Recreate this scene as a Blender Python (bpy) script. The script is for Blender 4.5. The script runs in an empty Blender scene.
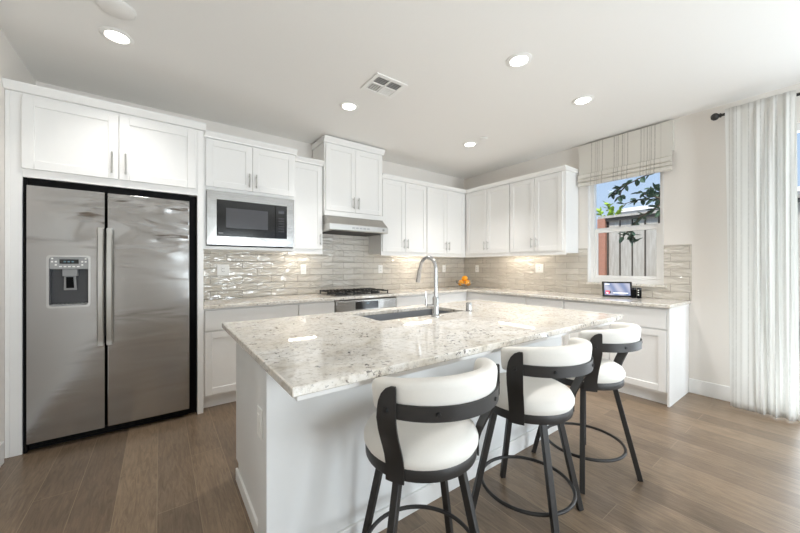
import bpy, bmesh, math, random
from math import sin, cos, pi, radians
from mathutils import Vector, Matrix

random.seed(7)
SC = bpy.context.scene
COL = SC.collection

# ------------------------------------------------------------------ camera, world, light, exposure
CAM_POS = (-4.26, -3.909, 1.256)
cam_d = bpy.data.cameras.new('camera')
cam_d.sensor_width = 36.0
cam_d.lens = 326.5 / 800 * 36
cam_d.shift_y = -0.0004
cam_d.clip_start = 0.02
cam = bpy.data.objects.new('camera', cam_d)
cam.location = CAM_POS
cam.rotation_euler = (pi / 2, 0, -0.634)
COL.objects.link(cam)
SC.camera = cam

SC.view_settings.view_transform = 'Standard'
SC.view_settings.look = 'None'
SC.view_settings.exposure = 1.13
SC.view_settings.gamma = 1.0
SC.view_settings.use_curve_mapping = False
SC.cycles.use_denoising = True
SC.cycles.max_bounces = 10
SC.cycles.diffuse_bounces = 7
SC.cycles.glossy_bounces = 4
SC.cycles.transmission_bounces = 8
SC.cycles.transparent_max_bounces = 16
SC.cycles.sample_clamp_indirect = 6.0
SC.cycles.caustics_reflective = False
SC.cycles.caustics_refractive = False

H = 2.768                      # ceiling height
XL = -5.077                    # left wall
YF = -7.4                      # wall behind the camera

wd = bpy.data.worlds.new('sky')
SC.world = wd
wd.use_nodes = True
wn = wd.node_tree
wn.nodes.clear()
w_out = wn.nodes.new('ShaderNodeOutputWorld')
w_bg = wn.nodes.new('ShaderNodeBackground')
w_ramp = wn.nodes.new('ShaderNodeValToRGB')
w_tc = wn.nodes.new('ShaderNodeTexCoord')
w_sep = wn.nodes.new('ShaderNodeSeparateXYZ')
wn.links.new(w_tc.outputs['Generated'], w_sep.inputs[0])
wn.links.new(w_sep.outputs['Z'], w_ramp.inputs[0])
w_ramp.color_ramp.elements[0].position = 0.0
w_ramp.color_ramp.elements[0].color = (0.66, 0.80, 0.98, 1)
w_ramp.color_ramp.elements[1].position = 0.7
w_ramp.color_ramp.elements[1].color = (0.26, 0.50, 0.95, 1)
wn.links.new(w_ramp.outputs[0], w_bg.inputs[0])
w_bg.inputs[1].default_value = 0.46
wn.links.new(w_bg.outputs[0], w_out.inputs[0])


def area(name, loc, rot, sx, sy, power, color=(1, 1, 1), spread=180):
    l = bpy.data.lights.new(name, 'AREA')
    l.shape = 'RECTANGLE'
    l.size, l.size_y = sx, sy
    l.energy = power
    l.color = color
    l.spread = radians(spread)
    o = bpy.data.objects.new(name, l)
    o.location = loc
    o.rotation_euler = rot
    COL.objects.link(o)
    return o


sun_d = bpy.data.lights.new('sun', 'SUN')
sun_d.energy = 2.6
sun_d.angle = radians(1.5)
sun_d.color = (1.0, 0.95, 0.88)
sun = bpy.data.objects.new('sun', sun_d)
sun.rotation_euler = Vector((-0.45, -0.22, 1.0)).to_track_quat('Z', 'Y').to_euler()
COL.objects.link(sun)
# daylight through the sliding door on the right and the wide window behind the camera, plus an added upward fill lamp
area('daylight_slider', (0.40, -4.95, 1.10), (0, radians(112), 0), 2.2, 2.9, 54, (0.84, 0.93, 1.0))
area('daylight_back_window', (-2.55, YF - 0.13, 1.28), (radians(90), 0, 0), 1.1, 1.5, 52, (0.86, 0.94, 1.0))
area('upward_fill_back', (-1.1, YF - 0.60, 0.70), (radians(142), 0, 0), 1.3, 2.0, 70, (0.85, 0.93, 1.0))  # added lamp outside the rear opening, aimed up to brighten the ceiling

# ------------------------------------------------------------------ materials
MATS = {}


def rgb(r, g, b):
    def f(c):
        c /= 255.0
        return c / 12.92 if c <= 0.04045 else ((c + 0.055) / 1.055) ** 2.4
    return (f(r), f(g), f(b), 1)


def nt(name):
    m = bpy.data.materials.new(name)
    m.use_nodes = True
    t = m.node_tree
    b = t.nodes['Principled BSDF']
    MATS[name] = m
    return m, t, b


def N(t, kind, **kw):
    n = t.nodes.new(kind)
    for k, v in kw.items():
        setattr(n, k, v)
    return n


def simple(name, col, rough=0.5, metal=0.0, spec=0.5, noise=0.0, nscale=30.0, bump=0.0, emit=None, estr=0.0):
    m, t, b = nt(name)
    b.inputs['Roughness'].default_value = rough
    b.inputs['Metallic'].default_value = metal
    b.inputs['Specular IOR Level'].default_value = spec
    tc = N(t, 'ShaderNodeTexCoord')
    nz = N(t, 'ShaderNodeTexNoise')
    nz.inputs['Scale'].default_value = nscale
    nz.inputs['Detail'].default_value = 4
    t.links.new(tc.outputs['Object'], nz.inputs['Vector'])
    mx = N(t, 'ShaderNodeMix', data_type='RGBA')
    mx.inputs[6].default_value = tuple(c * (1 - noise) for c in col[:3]) + (1,)
    mx.inputs[7].default_value = tuple(min(1, c * (1 + noise)) for c in col[:3]) + (1,)
    t.links.new(nz.outputs['Fac'], mx.inputs[0])
    t.links.new(mx.outputs[2], b.inputs['Base Color'])
    if bump:
        bp = N(t, 'ShaderNodeBump')
        bp.inputs['Strength'].default_value = bump
        bp.inputs['Distance'].default_value = 0.01
        t.links.new(nz.outputs['Fac'], bp.inputs['Height'])
        t.links.new(bp.outputs['Normal'], b.inputs['Normal'])
    if emit:
        b.inputs['Emission Color'].default_value = emit
        b.inputs['Emission Strength'].default_value = estr
    return m


simple('cabinet_paint', rgb(238, 237, 235), 0.38, noise=0.01)
simple('trim_paint', rgb(238, 237, 235), 0.4, noise=0.01)
simple('wall_paint', rgb(231, 226, 220), 0.75, noise=0.012, nscale=60, bump=0.04)
simple('ceiling_paint', rgb(240, 238, 235), 0.85, noise=0.01, nscale=80, bump=0.04)
simple('island_paint', rgb(226, 226, 225), 0.5, noise=0.012)
simple('black_plastic', rgb(6, 6, 7), 0.6, spec=0.15, noise=0.1)
simple('black_glass', rgb(20, 19, 19), 0.12, noise=0.02)
simple('dark_window', rgb(72, 72, 76), 0.15, noise=0.03)
simple('black_metal', rgb(54, 52, 51), 0.45, metal=0.35, noise=0.06)
simple('cast_iron', rgb(26, 25, 25), 0.55, noise=0.1)
simple('chrome', rgb(205, 205, 205), 0.12, metal=1.0, noise=0.02)
simple('brushed_nickel', rgb(176, 172, 166), 0.3, metal=1.0, noise=0.03)
simple('handle_steel', rgb(198, 196, 192), 0.34, metal=1.0, noise=0.03)
simple('cavity_grey', rgb(84, 84, 86), 0.4, metal=0.5, noise=0.05)
simple('sink_steel', rgb(150, 152, 156), 0.4, metal=0.35, noise=0.04)
simple('upholstery', rgb(232, 229, 223), 0.62, noise=0.02, nscale=90, bump=0.06)
simple('white_plastic', rgb(240, 239, 236), 0.4, noise=0.01)
simple('grey_plastic', rgb(160, 160, 160), 0.35, noise=0.02)
simple('vent_dark', rgb(60, 59, 57), 0.7, noise=0.05)
simple('orange_peel', rgb(240, 160, 22), 0.45, noise=0.12, nscale=25, bump=0.15)
simple('orange_stem', rgb(90, 96, 40), 0.7, noise=0.1)
simple('lamp_lens', rgb(255, 252, 245), 0.5, emit=(1, 0.96, 0.9, 1), estr=5.0)
simple('strip_lens', rgb(255, 250, 240), 0.5, emit=(1, 0.9, 0.76, 1), estr=22.0)
simple('bark', rgb(92, 78, 62), 0.85, noise=0.25, bump=0.4)
simple('leaf_dark', rgb(70, 96, 74), 0.5, noise=0.25, nscale=8)
simple('leaf_lime', rgb(176, 204, 70), 0.5, noise=0.2, nscale=8)
simple('red_wood', rgb(196, 140, 118), 0.75, noise=0.12, nscale=14)
simple('house_wall', rgb(214, 210, 204), 0.85, noise=0.03)
simple('house_trim', rgb(226, 223, 218), 0.7, noise=0.02)
simple('roof_grey', rgb(120, 112, 108), 0.9, noise=0.15, nscale=12)
simple('soil', rgb(120, 108, 92), 0.95, noise=0.2, nscale=6)
simple('icon_red', rgb(214, 74, 96), 0.4, noise=0.02, emit=rgb(214, 74, 96), estr=0.2)
simple('icon_dark', rgb(36, 36, 54), 0.4, noise=0.02)
simple('icon_white', rgb(250, 250, 252), 0.4, noise=0.0, emit=(1, 1, 1, 1), estr=0.35)
simple('display_glow', rgb(30, 40, 46), 0.3, noise=0.0, emit=rgb(130, 160, 170), estr=0.25)


def mat_screen():
    m, t, b = nt('lit_screen')
    tc = N(t, 'ShaderNodeTexCoord')
    mp = N(t, 'ShaderNodeMapping')
    mp.inputs['Rotation'].default_value = (0, radians(25), 0)
    wv = N(t, 'ShaderNodeTexWave')
    wv.inputs['Scale'].default_value = 3.2
    wv.inputs['Distortion'].default_value = 3.0
    rp = N(t, 'ShaderNodeValToRGB')
    rp.color_ramp.elements[0].color = rgb(150, 168, 212)
    rp.color_ramp.elements[1].color = rgb(222, 224, 246)
    t.links.new(tc.outputs['Object'], mp.inputs[0])
    t.links.new(mp.outputs[0], wv.inputs['Vector'])
    t.links.new(wv.outputs['Fac'], rp.inputs[0])
    b.inputs['Base Color'].default_value = (0.02, 0.02, 0.02, 1)
    b.inputs['Roughness'].default_value = 0.25
    t.links.new(rp.outputs[0], b.inputs['Emission Color'])
    b.inputs['Emission Strength'].default_value = 0.36


mat_screen()


def mat_steel(name, col, rough, sx, sz, strength, rise=False):
    m, t, b = nt(name)
    b.inputs['Metallic'].default_value = 1.0
    b.inputs['Roughness'].default_value = rough
    tc = N(t, 'ShaderNodeTexCoord')
    mp = N(t, 'ShaderNodeMapping')
    mp.inputs['Scale'].default_value = (sx, sx, sz)
    nz = N(t, 'ShaderNodeTexNoise')
    nz.inputs['Scale'].default_value = 1.0
    nz.inputs['Detail'].default_value = 2.5
    nz.inputs['Distortion'].default_value = 0.6
    bp = N(t, 'ShaderNodeBump')
    bp.inputs['Strength'].default_value = strength
    bp.inputs['Distance'].default_value = 0.03
    t.links.new(tc.outputs['Object'], mp.inputs[0])
    t.links.new(mp.outputs[0], nz.inputs['Vector'])
    t.links.new(nz.outputs['Fac'], bp.inputs['Height'])
    if rise:
        bp.inputs['Distance'].default_value = 0.07      # thin door skin ripples most in its upper third
        sp = N(t, 'ShaderNodeSeparateXYZ')
        t.links.new(tc.outputs['Object'], sp.inputs[0])
        mz = N(t, 'ShaderNodeMapRange', interpolation_type='SMOOTHSTEP')
        mz.inputs['From Min'].default_value = 1.0
        mz.inputs['From Max'].default_value = 1.7
        mz.inputs['To Min'].default_value = 0.05
        mz.inputs['To Max'].default_value = strength
        t.links.new(sp.outputs['Z'], mz.inputs['Value'])
        t.links.new(mz.outputs[0], bp.inputs['Strength'])
    t.links.new(bp.outputs['Normal'], b.inputs['Normal'])
    # fine vertical brushing in the gloss
    mp2 = N(t, 'ShaderNodeMapping')
    mp2.inputs['Scale'].default_value = (3, 3, 260)
    nz2 = N(t, 'ShaderNodeTexNoise')
    nz2.inputs['Scale'].default_value = 1.0
    t.links.new(tc.outputs['Object'], mp2.inputs[0])
    t.links.new(mp2.outputs[0], nz2.inputs['Vector'])
    mr = N(t, 'ShaderNodeMapRange')
    mr.inputs['To Min'].default_value = rough * 0.8
    mr.inputs['To Max'].default_value = rough * 1.2
    t.links.new(nz2.outputs['Fac'], mr.inputs['Value'])
    t.links.new(mr.outputs[0], b.inputs['Roughness'])
    b.inputs['Base Color'].default_value = col


mat_steel('stainless', rgb(182, 181, 180), 0.16, 1.15, 5.0, 1.0, True)
mat_steel('stainless_flat', rgb(164, 162, 159), 0.26, 2.5, 2.0, 0.4)


def mat_granite():
    m, t, b = nt('granite')
    tc = N(t, 'ShaderNodeTexCoord')

    def noise(scale, detail=4, rough=0.6, dist=0.0):
        n = N(t, 'ShaderNodeTexNoise')
        n.inputs['Scale'].default_value = scale
        n.inputs['Detail'].default_value = detail
        n.inputs['Roughness'].default_value = rough
        n.inputs['Distortion'].default_value = dist
        t.links.new(tc.outputs['Object'], n.inputs['Vector'])
        return n

    def ramp(src, stops):
        r = N(t, 'ShaderNodeValToRGB')
        e = r.color_ramp.elements
        e[0].position, e[0].color = stops[0]
        e[1].position, e[1].color = stops[-1]
        for p, c in stops[1:-1]:
            x = e.new(p)
            x.color = c
        t.links.new(src, r.inputs[0])
        return r

    def mix(fac, a, bcol):
        x = N(t, 'ShaderNodeMix', data_type='RGBA')
        t.links.new(fac, x.inputs[0])
        if isinstance(a, tuple):
            x.inputs[6].default_value = a
        else:
            t.links.new(a, x.inputs[6])
        x.inputs[7].default_value = bcol
        return x.outputs[2]
    k = (0, 0, 0, 1)
    w = (1, 1, 1, 1)
    big = ramp(noise(5.5, 5, 0.65, 0.8).outputs['Fac'],
               [(0.30, rgb(208, 199, 184)), (0.44, rgb(226, 220, 210)), (0.58, rgb(236, 232, 226)), (0.72, rgb(202, 192, 177))])
    c = big.outputs[0]
    c = mix(ramp(noise(34, 7, 0.75, 0.3).outputs['Fac'], [(0.50, k), (0.64, (0.8, 0.8, 0.8, 1))]).outputs[0], c, rgb(182, 172, 158))
    c = mix(ramp(noise(40, 5, 0.7).outputs['Fac'], [(0.30, w), (0.40, k)]).outputs[0], c, rgb(240, 239, 236))
    # dark mineral flecks gathered in drifts
    fl = noise(62, 3, 0.55, 0.5)
    drift = ramp(noise(4.5, 3, 0.5).outputs['Fac'], [(0.40, (0.15, 0.15, 0.15, 1)), (0.60, w)])
    fr = ramp(fl.outputs['Fac'], [(0.60, k), (0.645, w)])
    mm = N(t, 'ShaderNodeMath', operation='MULTIPLY')
    t.links.new(fr.outputs[0], mm.inputs[0])
    t.links.new(drift.outputs[0], mm.inputs[1])
    c = mix(mm.outputs[0], c, rgb(104, 97, 92))
    vr = N(t, 'ShaderNodeTexVoronoi')
    vr.inputs['Scale'].default_value = 30
    wob = noise(34, 3, 0.6)
    wa = N(t, 'ShaderNodeVectorMath', operation='MULTIPLY_ADD')
    wa.inputs[1].default_value = (.05, .05, .05)
    t.links.new(wob.outputs['Color'], wa.inputs[0])
    t.links.new(tc.outputs['Object'], wa.inputs[2])
    t.links.new(wa.outputs[0], vr.inputs['Vector'])
    sp = N(t, 'ShaderNodeSeparateColor')
    t.links.new(vr.outputs['Color'], sp.inputs[0])
    pick = N(t, 'ShaderNodeMath', operation='GREATER_THAN')
    pick.inputs[1].default_value = 0.945
    t.links.new(sp.outputs[0], pick.inputs[0])
    near = ramp(vr.outputs['Distance'], [(0.20, w), (0.30, k)])
    m2 = N(t, 'ShaderNodeMath', operation='MULTIPLY')
    t.links.new(pick.outputs[0], m2.inputs[0])
    t.links.new(near.outputs[0], m2.inputs[1])
    c = mix(m2.outputs[0], c, rgb(64, 56, 52))
    t.links.new(c, b.inputs['Base Color'])
    b.inputs['Roughness'].default_value = 0.035
    b.inputs['Specular IOR Level'].default_value = 0.55


mat_granite()


def mat_floor():
    m, t, b = nt('wood_floor')
    tc = N(t, 'ShaderNodeTexCoord')
    sep = N(t, 'ShaderNodeSeparateXYZ')
    t.links.new(tc.outputs['Object'], sep.inputs[0])
    cb = N(t, 'ShaderNodeCombineXYZ')
    t.links.new(sep.outputs['Y'], cb.inputs['X'])
    t.links.new(sep.outputs['X'], cb.inputs['Y'])
    br = N(t, 'ShaderNodeTexBrick')
    br.offset = 0.37
    br.offset_frequency = 2
    br.inputs['Scale'].default_value = 1.0
    br.inputs['Brick Width'].default_value = 1.35
    br.inputs['Row Height'].default_value = 0.178
    br.inputs['Mortar Size'].default_value = 0.0016
    br.inputs['Mortar Smooth'].default_value = 0.2
    br.inputs['Color1'].default_value = (0, 0, 0, 1)
    br.inputs['Color2'].default_value = (1, 1, 1, 1)
    br.inputs['Mortar'].default_value = (0.5, 0.5, 0.5, 1)
    t.links.new(cb.outputs[0], br.inputs['Vector'])
    rp = N(t, 'ShaderNodeValToRGB')
    e = rp.color_ramp.elements
    e[0].position, e[0].color = 0.0, rgb(124, 106, 88)
    e[1].position, e[1].color = 1.0, rgb(152, 131, 108)
    x = e.new(0.5)
    x.color = rgb(137, 118, 98)
    t.links.new(br.outputs['Color'], rp.inputs[0])
    mp = N(t, 'ShaderNodeMapping')
    mp.inputs['Scale'].default_value = (20, 2.4, 1)
    t.links.new(tc.outputs['Object'], mp.inputs[0])
    nz = N(t, 'ShaderNodeTexNoise')
    nz.inputs['Scale'].default_value = 2.2
    nz.inputs['Detail'].default_value = 7
    nz.inputs['Roughness'].default_value = 0.65
    nz.inputs['Distortion'].default_value = 1.6
    t.links.new(mp.outputs[0], nz.inputs['Vector'])
    gr = N(t, 'ShaderNodeValToRGB')
    gr.color_ramp.elements[0].position = 0.3
    gr.color_ramp.elements[0].color = (0.60, 0.58, 0.56, 1)
    gr.color_ramp.elements[1].position = 0.72
    gr.color_ramp.elements[1].color = (1.12, 1.12, 1.12, 1)
    t.links.new(nz.outputs['Fac'], gr.inputs[0])
    mu = N(t, 'ShaderNodeMix', data_type='RGBA', blend_type='MULTIPLY')
    mu.inputs[0].default_value = 1.0
    t.links.new(rp.outputs[0], mu.inputs[6])
    t.links.new(gr.outputs[0], mu.inputs[7])
    # soft cloudy variation
    n2 = N(t, 'ShaderNodeTexNoise')
    n2.inputs['Scale'].default_value = 3.0
    n2.inputs['Detail'].default_value = 3
    t.links.new(tc.outputs['Object'], n2.inputs['Vector'])
    g2 = N(t, 'ShaderNodeValToRGB')
    g2.color_ramp.elements[0].position = 0.3
    g2.color_ramp.elements[0].color = (0.86, 0.86, 0.86, 1)
    g2.color_ramp.elements[1].position = 0.7
    g2.color_ramp.elements[1].color = (1.08, 1.08, 1.08, 1)
    t.links.new(n2.outputs['Fac'], g2.inputs[0])
    mu2 = N(t, 'ShaderNodeMix', data_type='RGBA', blend_type='MULTIPLY')
    mu2.inputs[0].default_value = 1.0
    t.links.new(mu.outputs[2], mu2.inputs[6])
    t.links.new(g2.outputs[0], mu2.inputs[7])
    sm = N(t, 'ShaderNodeMix', data_type='RGBA')
    t.links.new(br.outputs['Fac'], sm.inputs[0])
    t.links.new(mu2.outputs[2], sm.inputs[6])
    sm.inputs[7].default_value = rgb(150, 132, 110)
    t.links.new(sm.outputs[2], b.inputs['Base Color'])
    b.inputs['Roughness'].default_value = 0.32
    bp = N(t, 'ShaderNodeBump')
    bp.inputs['Strength'].default_value = 0.12
    bp.inputs['Distance'].default_value = 0.004
    t.links.new(nz.outputs['Fac'], bp.inputs['Height'])
    t.links.new(bp.outputs['Normal'], b.inputs['Normal'])


mat_floor()


def mat_tile(name, axis):
    m, t, b = nt(name)
    tc = N(t, 'ShaderNodeTexCoord')
    sep = N(t, 'ShaderNodeSeparateXYZ')
    t.links.new(tc.outputs['Object'], sep.inputs[0])
    cb = N(t, 'ShaderNodeCombineXYZ')
    zz = N(t, 'ShaderNodeMath', operation='SUBTRACT')
    zz.inputs[1].default_value = 0.914
    t.links.new(sep.outputs['Z'], zz.inputs[0])
    ph = N(t, 'ShaderNodeMath', operation='ADD')
    ph.inputs[1].default_value = 0.025 if axis == 'X' else 0.10
    t.links.new(sep.outputs[axis], ph.inputs[0])
    t.links.new(ph.outputs[0], cb.inputs['X'])
    t.links.new(zz.outputs[0], cb.inputs['Y'])
    br = N(t, 'ShaderNodeTexBrick')
    br.offset = 0.5
    br.inputs['Scale'].default_value = 1.0
    br.inputs['Brick Width'].default_value = 0.305
    br.inputs['Row Height'].default_value = 0.0785
    br.inputs['Mortar Size'].default_value = 0.0028
    br.inputs['Mortar Smooth'].default_value = 0.3
    br.inputs['Color1'].default_value = rgb(202, 195, 184)
    br.inputs['Color2'].default_value = rgb(212, 206, 196)
    br.inputs['Mortar'].default_value = rgb(176, 168, 157)
    t.links.new(cb.outputs[0], br.inputs['Vector'])
    t.links.new(br.outputs['Color'], b.inputs['Base Color'])
    b.inputs['Roughness'].default_value = 0.09
    b.inputs['Specular IOR Level'].default_value = 0.6
    b.inputs['Coat Weight'].default_value = 0.8
    b.inputs['Coat Roughness'].default_value = 0.04
    mp = N(t, 'ShaderNodeMapping')
    mp.inputs['Scale'].default_value = (7, 20, 1)
    mp.inputs['Rotation'].default_value = (0, 0, radians(-16))
    t.links.new(cb.outputs[0], mp.inputs[0])
    nz = N(t, 'ShaderNodeTexNoise')
    nz.inputs['Scale'].default_value = 1.0
    nz.inputs['Detail'].default_value = 1.5
    nz.inputs['Distortion'].default_value = 0.9
    # every tile has its own hand-made ripple
    jit = N(t, 'ShaderNodeVectorMath', operation='MULTIPLY_ADD')
    jit.inputs[1].default_value = (220, 180, 90)
    t.links.new(br.outputs['Color'], jit.inputs[0])
    t.links.new(mp.outputs[0], jit.inputs[2])
    t.links.new(jit.outputs[0], nz.inputs['Vector'])
    inv = N(t, 'ShaderNodeMath', operation='MULTIPLY_ADD')
    inv.inputs[1].default_value = -0.8
    t.links.new(br.outputs['Fac'], inv.inputs[0])
    t.links.new(nz.outputs['Fac'], inv.inputs[2])
    bp = N(t, 'ShaderNodeBump')
    bp.inputs['Strength'].default_value = 0.9
    bp.inputs['Distance'].default_value = 0.03
    t.links.new(inv.outputs[0], bp.inputs['Height'])
    t.links.new(bp.outputs['Normal'], b.inputs['Normal'])
    t.links.new(bp.outputs['Normal'], b.inputs['Coat Normal'])


mat_tile('tile_back', 'X')
mat_tile('tile_right', 'Y')


def mat_stripes(name, base, line, positions, width, axis='Y', translucent=0.0, hz=None, alpha=1.0):
    """cloth with vertical woven stripes at given positions along one wall direction"""
    m, t, b = nt(name)
    tc = N(t, 'ShaderNodeTexCoord')
    sep = N(t, 'ShaderNodeSeparateXYZ')
    t.links.new(tc.outputs['Object'], sep.inputs[0])
    acc = None
    for (p, wd_, st) in positions:
        s = N(t, 'ShaderNodeMath', operation='SUBTRACT')
        s.inputs[1].default_value = p
        t.links.new(sep.outputs[axis], s.inputs[0])
        a = N(t, 'ShaderNodeMath', operation='ABSOLUTE')
        t.links.new(s.outputs[0], a.inputs[0])
        mr = N(t, 'ShaderNodeMapRange')
        mr.inputs['From Min'].default_value = wd_ * 0.4
        mr.inputs['From Max'].default_value = wd_
        mr.inputs['To Min'].default_value = st
        mr.inputs['To Max'].default_value = 0.0
        t.links.new(a.outputs[0], mr.inputs['Value'])
        if acc is None:
            acc = mr.outputs[0]
        else:
            mx = N(t, 'ShaderNodeMath', operation='MAXIMUM')
            t.links.new(acc, mx.inputs[0])
            t.links.new(mr.outputs[0], mx.inputs[1])
            acc = mx.outputs[0]
    mp = N(t, 'ShaderNodeMapping')
    mp.inputs['Scale'].default_value = (160, 160, 30)
    t.links.new(tc.outputs['Object'], mp.inputs[0])
    nz = N(t, 'ShaderNodeTexNoise')
    nz.inputs['Scale'].default_value = 1.5
    nz.inputs['Detail'].default_value = 4
    t.links.new(mp.outputs[0], nz.inputs['Vector'])
    fm = N(t, 'ShaderNodeMapRange')
    fm.inputs['From Min'].default_value = 0.3
    fm.inputs['From Max'].default_value = 0.6
    fm.inputs['To Min'].default_value = 0.35
    t.links.new(nz.outputs['Fac'], fm.inputs['Value'])
    mm = N(t, 'ShaderNodeMath', operation='MULTIPLY')
    t.links.new(acc, mm.inputs[0])
    t.links.new(fm.outputs[0], mm.inputs[1])
    mix = N(t, 'ShaderNodeMix', data_type='RGBA')
    t.links.new(mm.outputs[0], mix.inputs[0])
    mix.inputs[6].default_value = base
    mix.inputs[7].default_value = line
    t.links.new(mix.outputs[2], b.inputs['Base Color'])
    b.inputs['Roughness'].default_value = 0.85
    b.inputs['Specular IOR Level'].default_value = 0.2
    if translucent or alpha < 1:
        out = t.nodes['Material Output']
        tr = N(t, 'ShaderNodeBsdfTranslucent')
        t.links.new(mix.outputs[2], tr.inputs['Color'])
        ms = N(t, 'ShaderNodeMixShader')
        ms.inputs[0].default_value = translucent
        t.links.new(b.outputs[0], ms.inputs[1])
        t.links.new(tr.outputs[0], ms.inputs[2])
        tp = N(t, 'ShaderNodeBsdfTransparent')
        ms2 = N(t, 'ShaderNodeMixShader')
        ms2.inputs[0].default_value = 1 - alpha
        t.links.new(ms.outputs[0], ms2.inputs[1])
        t.links.new(tp.outputs[0], ms2.inputs[2])
        t.links.new(ms2.outputs[0], out.inputs['Surface'])


mat_stripes('shade_cloth', rgb(226, 222, 214), rgb(168, 162, 154),
            [(0.316, .006, .8), (0.270, .014, .35), (0.248, .006, .6), (0.230, .01, .3), (0.195, .006, .85), (0.072, .007, .85), (0.048, .012, .35),
             (0.030, .006, .7), (-0.011, .007, .8), (-0.030, .012, .3), (-0.062, .006, .85), (-0.187, .006, .8), (-0.215, .012, .3),
             (-0.243, .006, .8), (-0.265, .01, .35), (-0.280, .006, .7), (-0.310, .006, .9), (-0.360, .01, .2)], 0.006, translucent=0.12)
mat_stripes('sheer_cloth', rgb(240, 239, 236), rgb(196, 194, 190),
            [(-3.30, .004, .5), (-3.325, .012, .4), (-3.345, .004, .7), (-3.375, .008, .35), (-3.42, .006, .6), (-3.455, .012, .35),
             (-3.49, .005, .6), (-3.535, .012, .4), (-3.575, .005, .6), (-3.62, .012, .4), (-3.65, .006, .6)], 0.006, translucent=0.5, alpha=0.985)


def mat_glass(name):
    m, t, b = nt(name)
    out = t.nodes['Material Output']
    tp = N(t, 'ShaderNodeBsdfTransparent')
    tp.inputs[0].default_value = (0.97, 0.98, 0.98, 1)
    gl = N(t, 'ShaderNodeBsdfGlossy')
    gl.inputs['Roughness'].default_value = 0.02
    fr = N(t, 'ShaderNodeFresnel')
    fr.inputs[0].default_value = 1.45
    mr = N(t, 'ShaderNodeMath', operation='MULTIPLY')
    mr.inputs[1].default_value = 0.6
    t.links.new(fr.outputs[0], mr.inputs[0])
    ms = N(t, 'ShaderNodeMixShader')
    t.links.new(mr.outputs[0], ms.inputs[0])
    t.links.new(tp.outputs[0], ms.inputs[1])
    t.links.new(gl.outputs[0], ms.inputs[2])
    t.links.new(ms.outputs[0], out.inputs['Surface'])


mat_glass('pane_glass')


def mat_fence():
    m, t, b = nt('fence_wood')
    tc = N(t, 'ShaderNodeTexCoord')
    mp = N(t, 'ShaderNodeMapping')
    mp.inputs['Scale'].default_value = (14, 14, 1.6)
    nz = N(t, 'ShaderNodeTexNoise')
    nz.inputs['Scale'].default_value = 2.5
    nz.inputs['Detail'].default_value = 6
    rp = N(t, 'ShaderNodeValToRGB')
    rp.color_ramp.elements[0].position = 0.3
    rp.color_ramp.elements[0].color = rgb(190, 183, 172)
    rp.color_ramp.elements[1].position = 0.7
    rp.color_ramp.elements[1].color = rgb(214, 210, 202)
    t.links.new(tc.outputs['Object'], mp.inputs[0])
    t.links.new(mp.outputs[0], nz.inputs['Vector'])
    t.links.new(nz.outputs['Fac'], rp.inputs[0])
    t.links.new(rp.outputs[0], b.inputs['Base Color'])
    b.inputs['Roughness'].default_value = 0.9


mat_fence()
simple('fence_dark', rgb(96, 90, 84), 0.9, noise=0.2, nscale=10)


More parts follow.
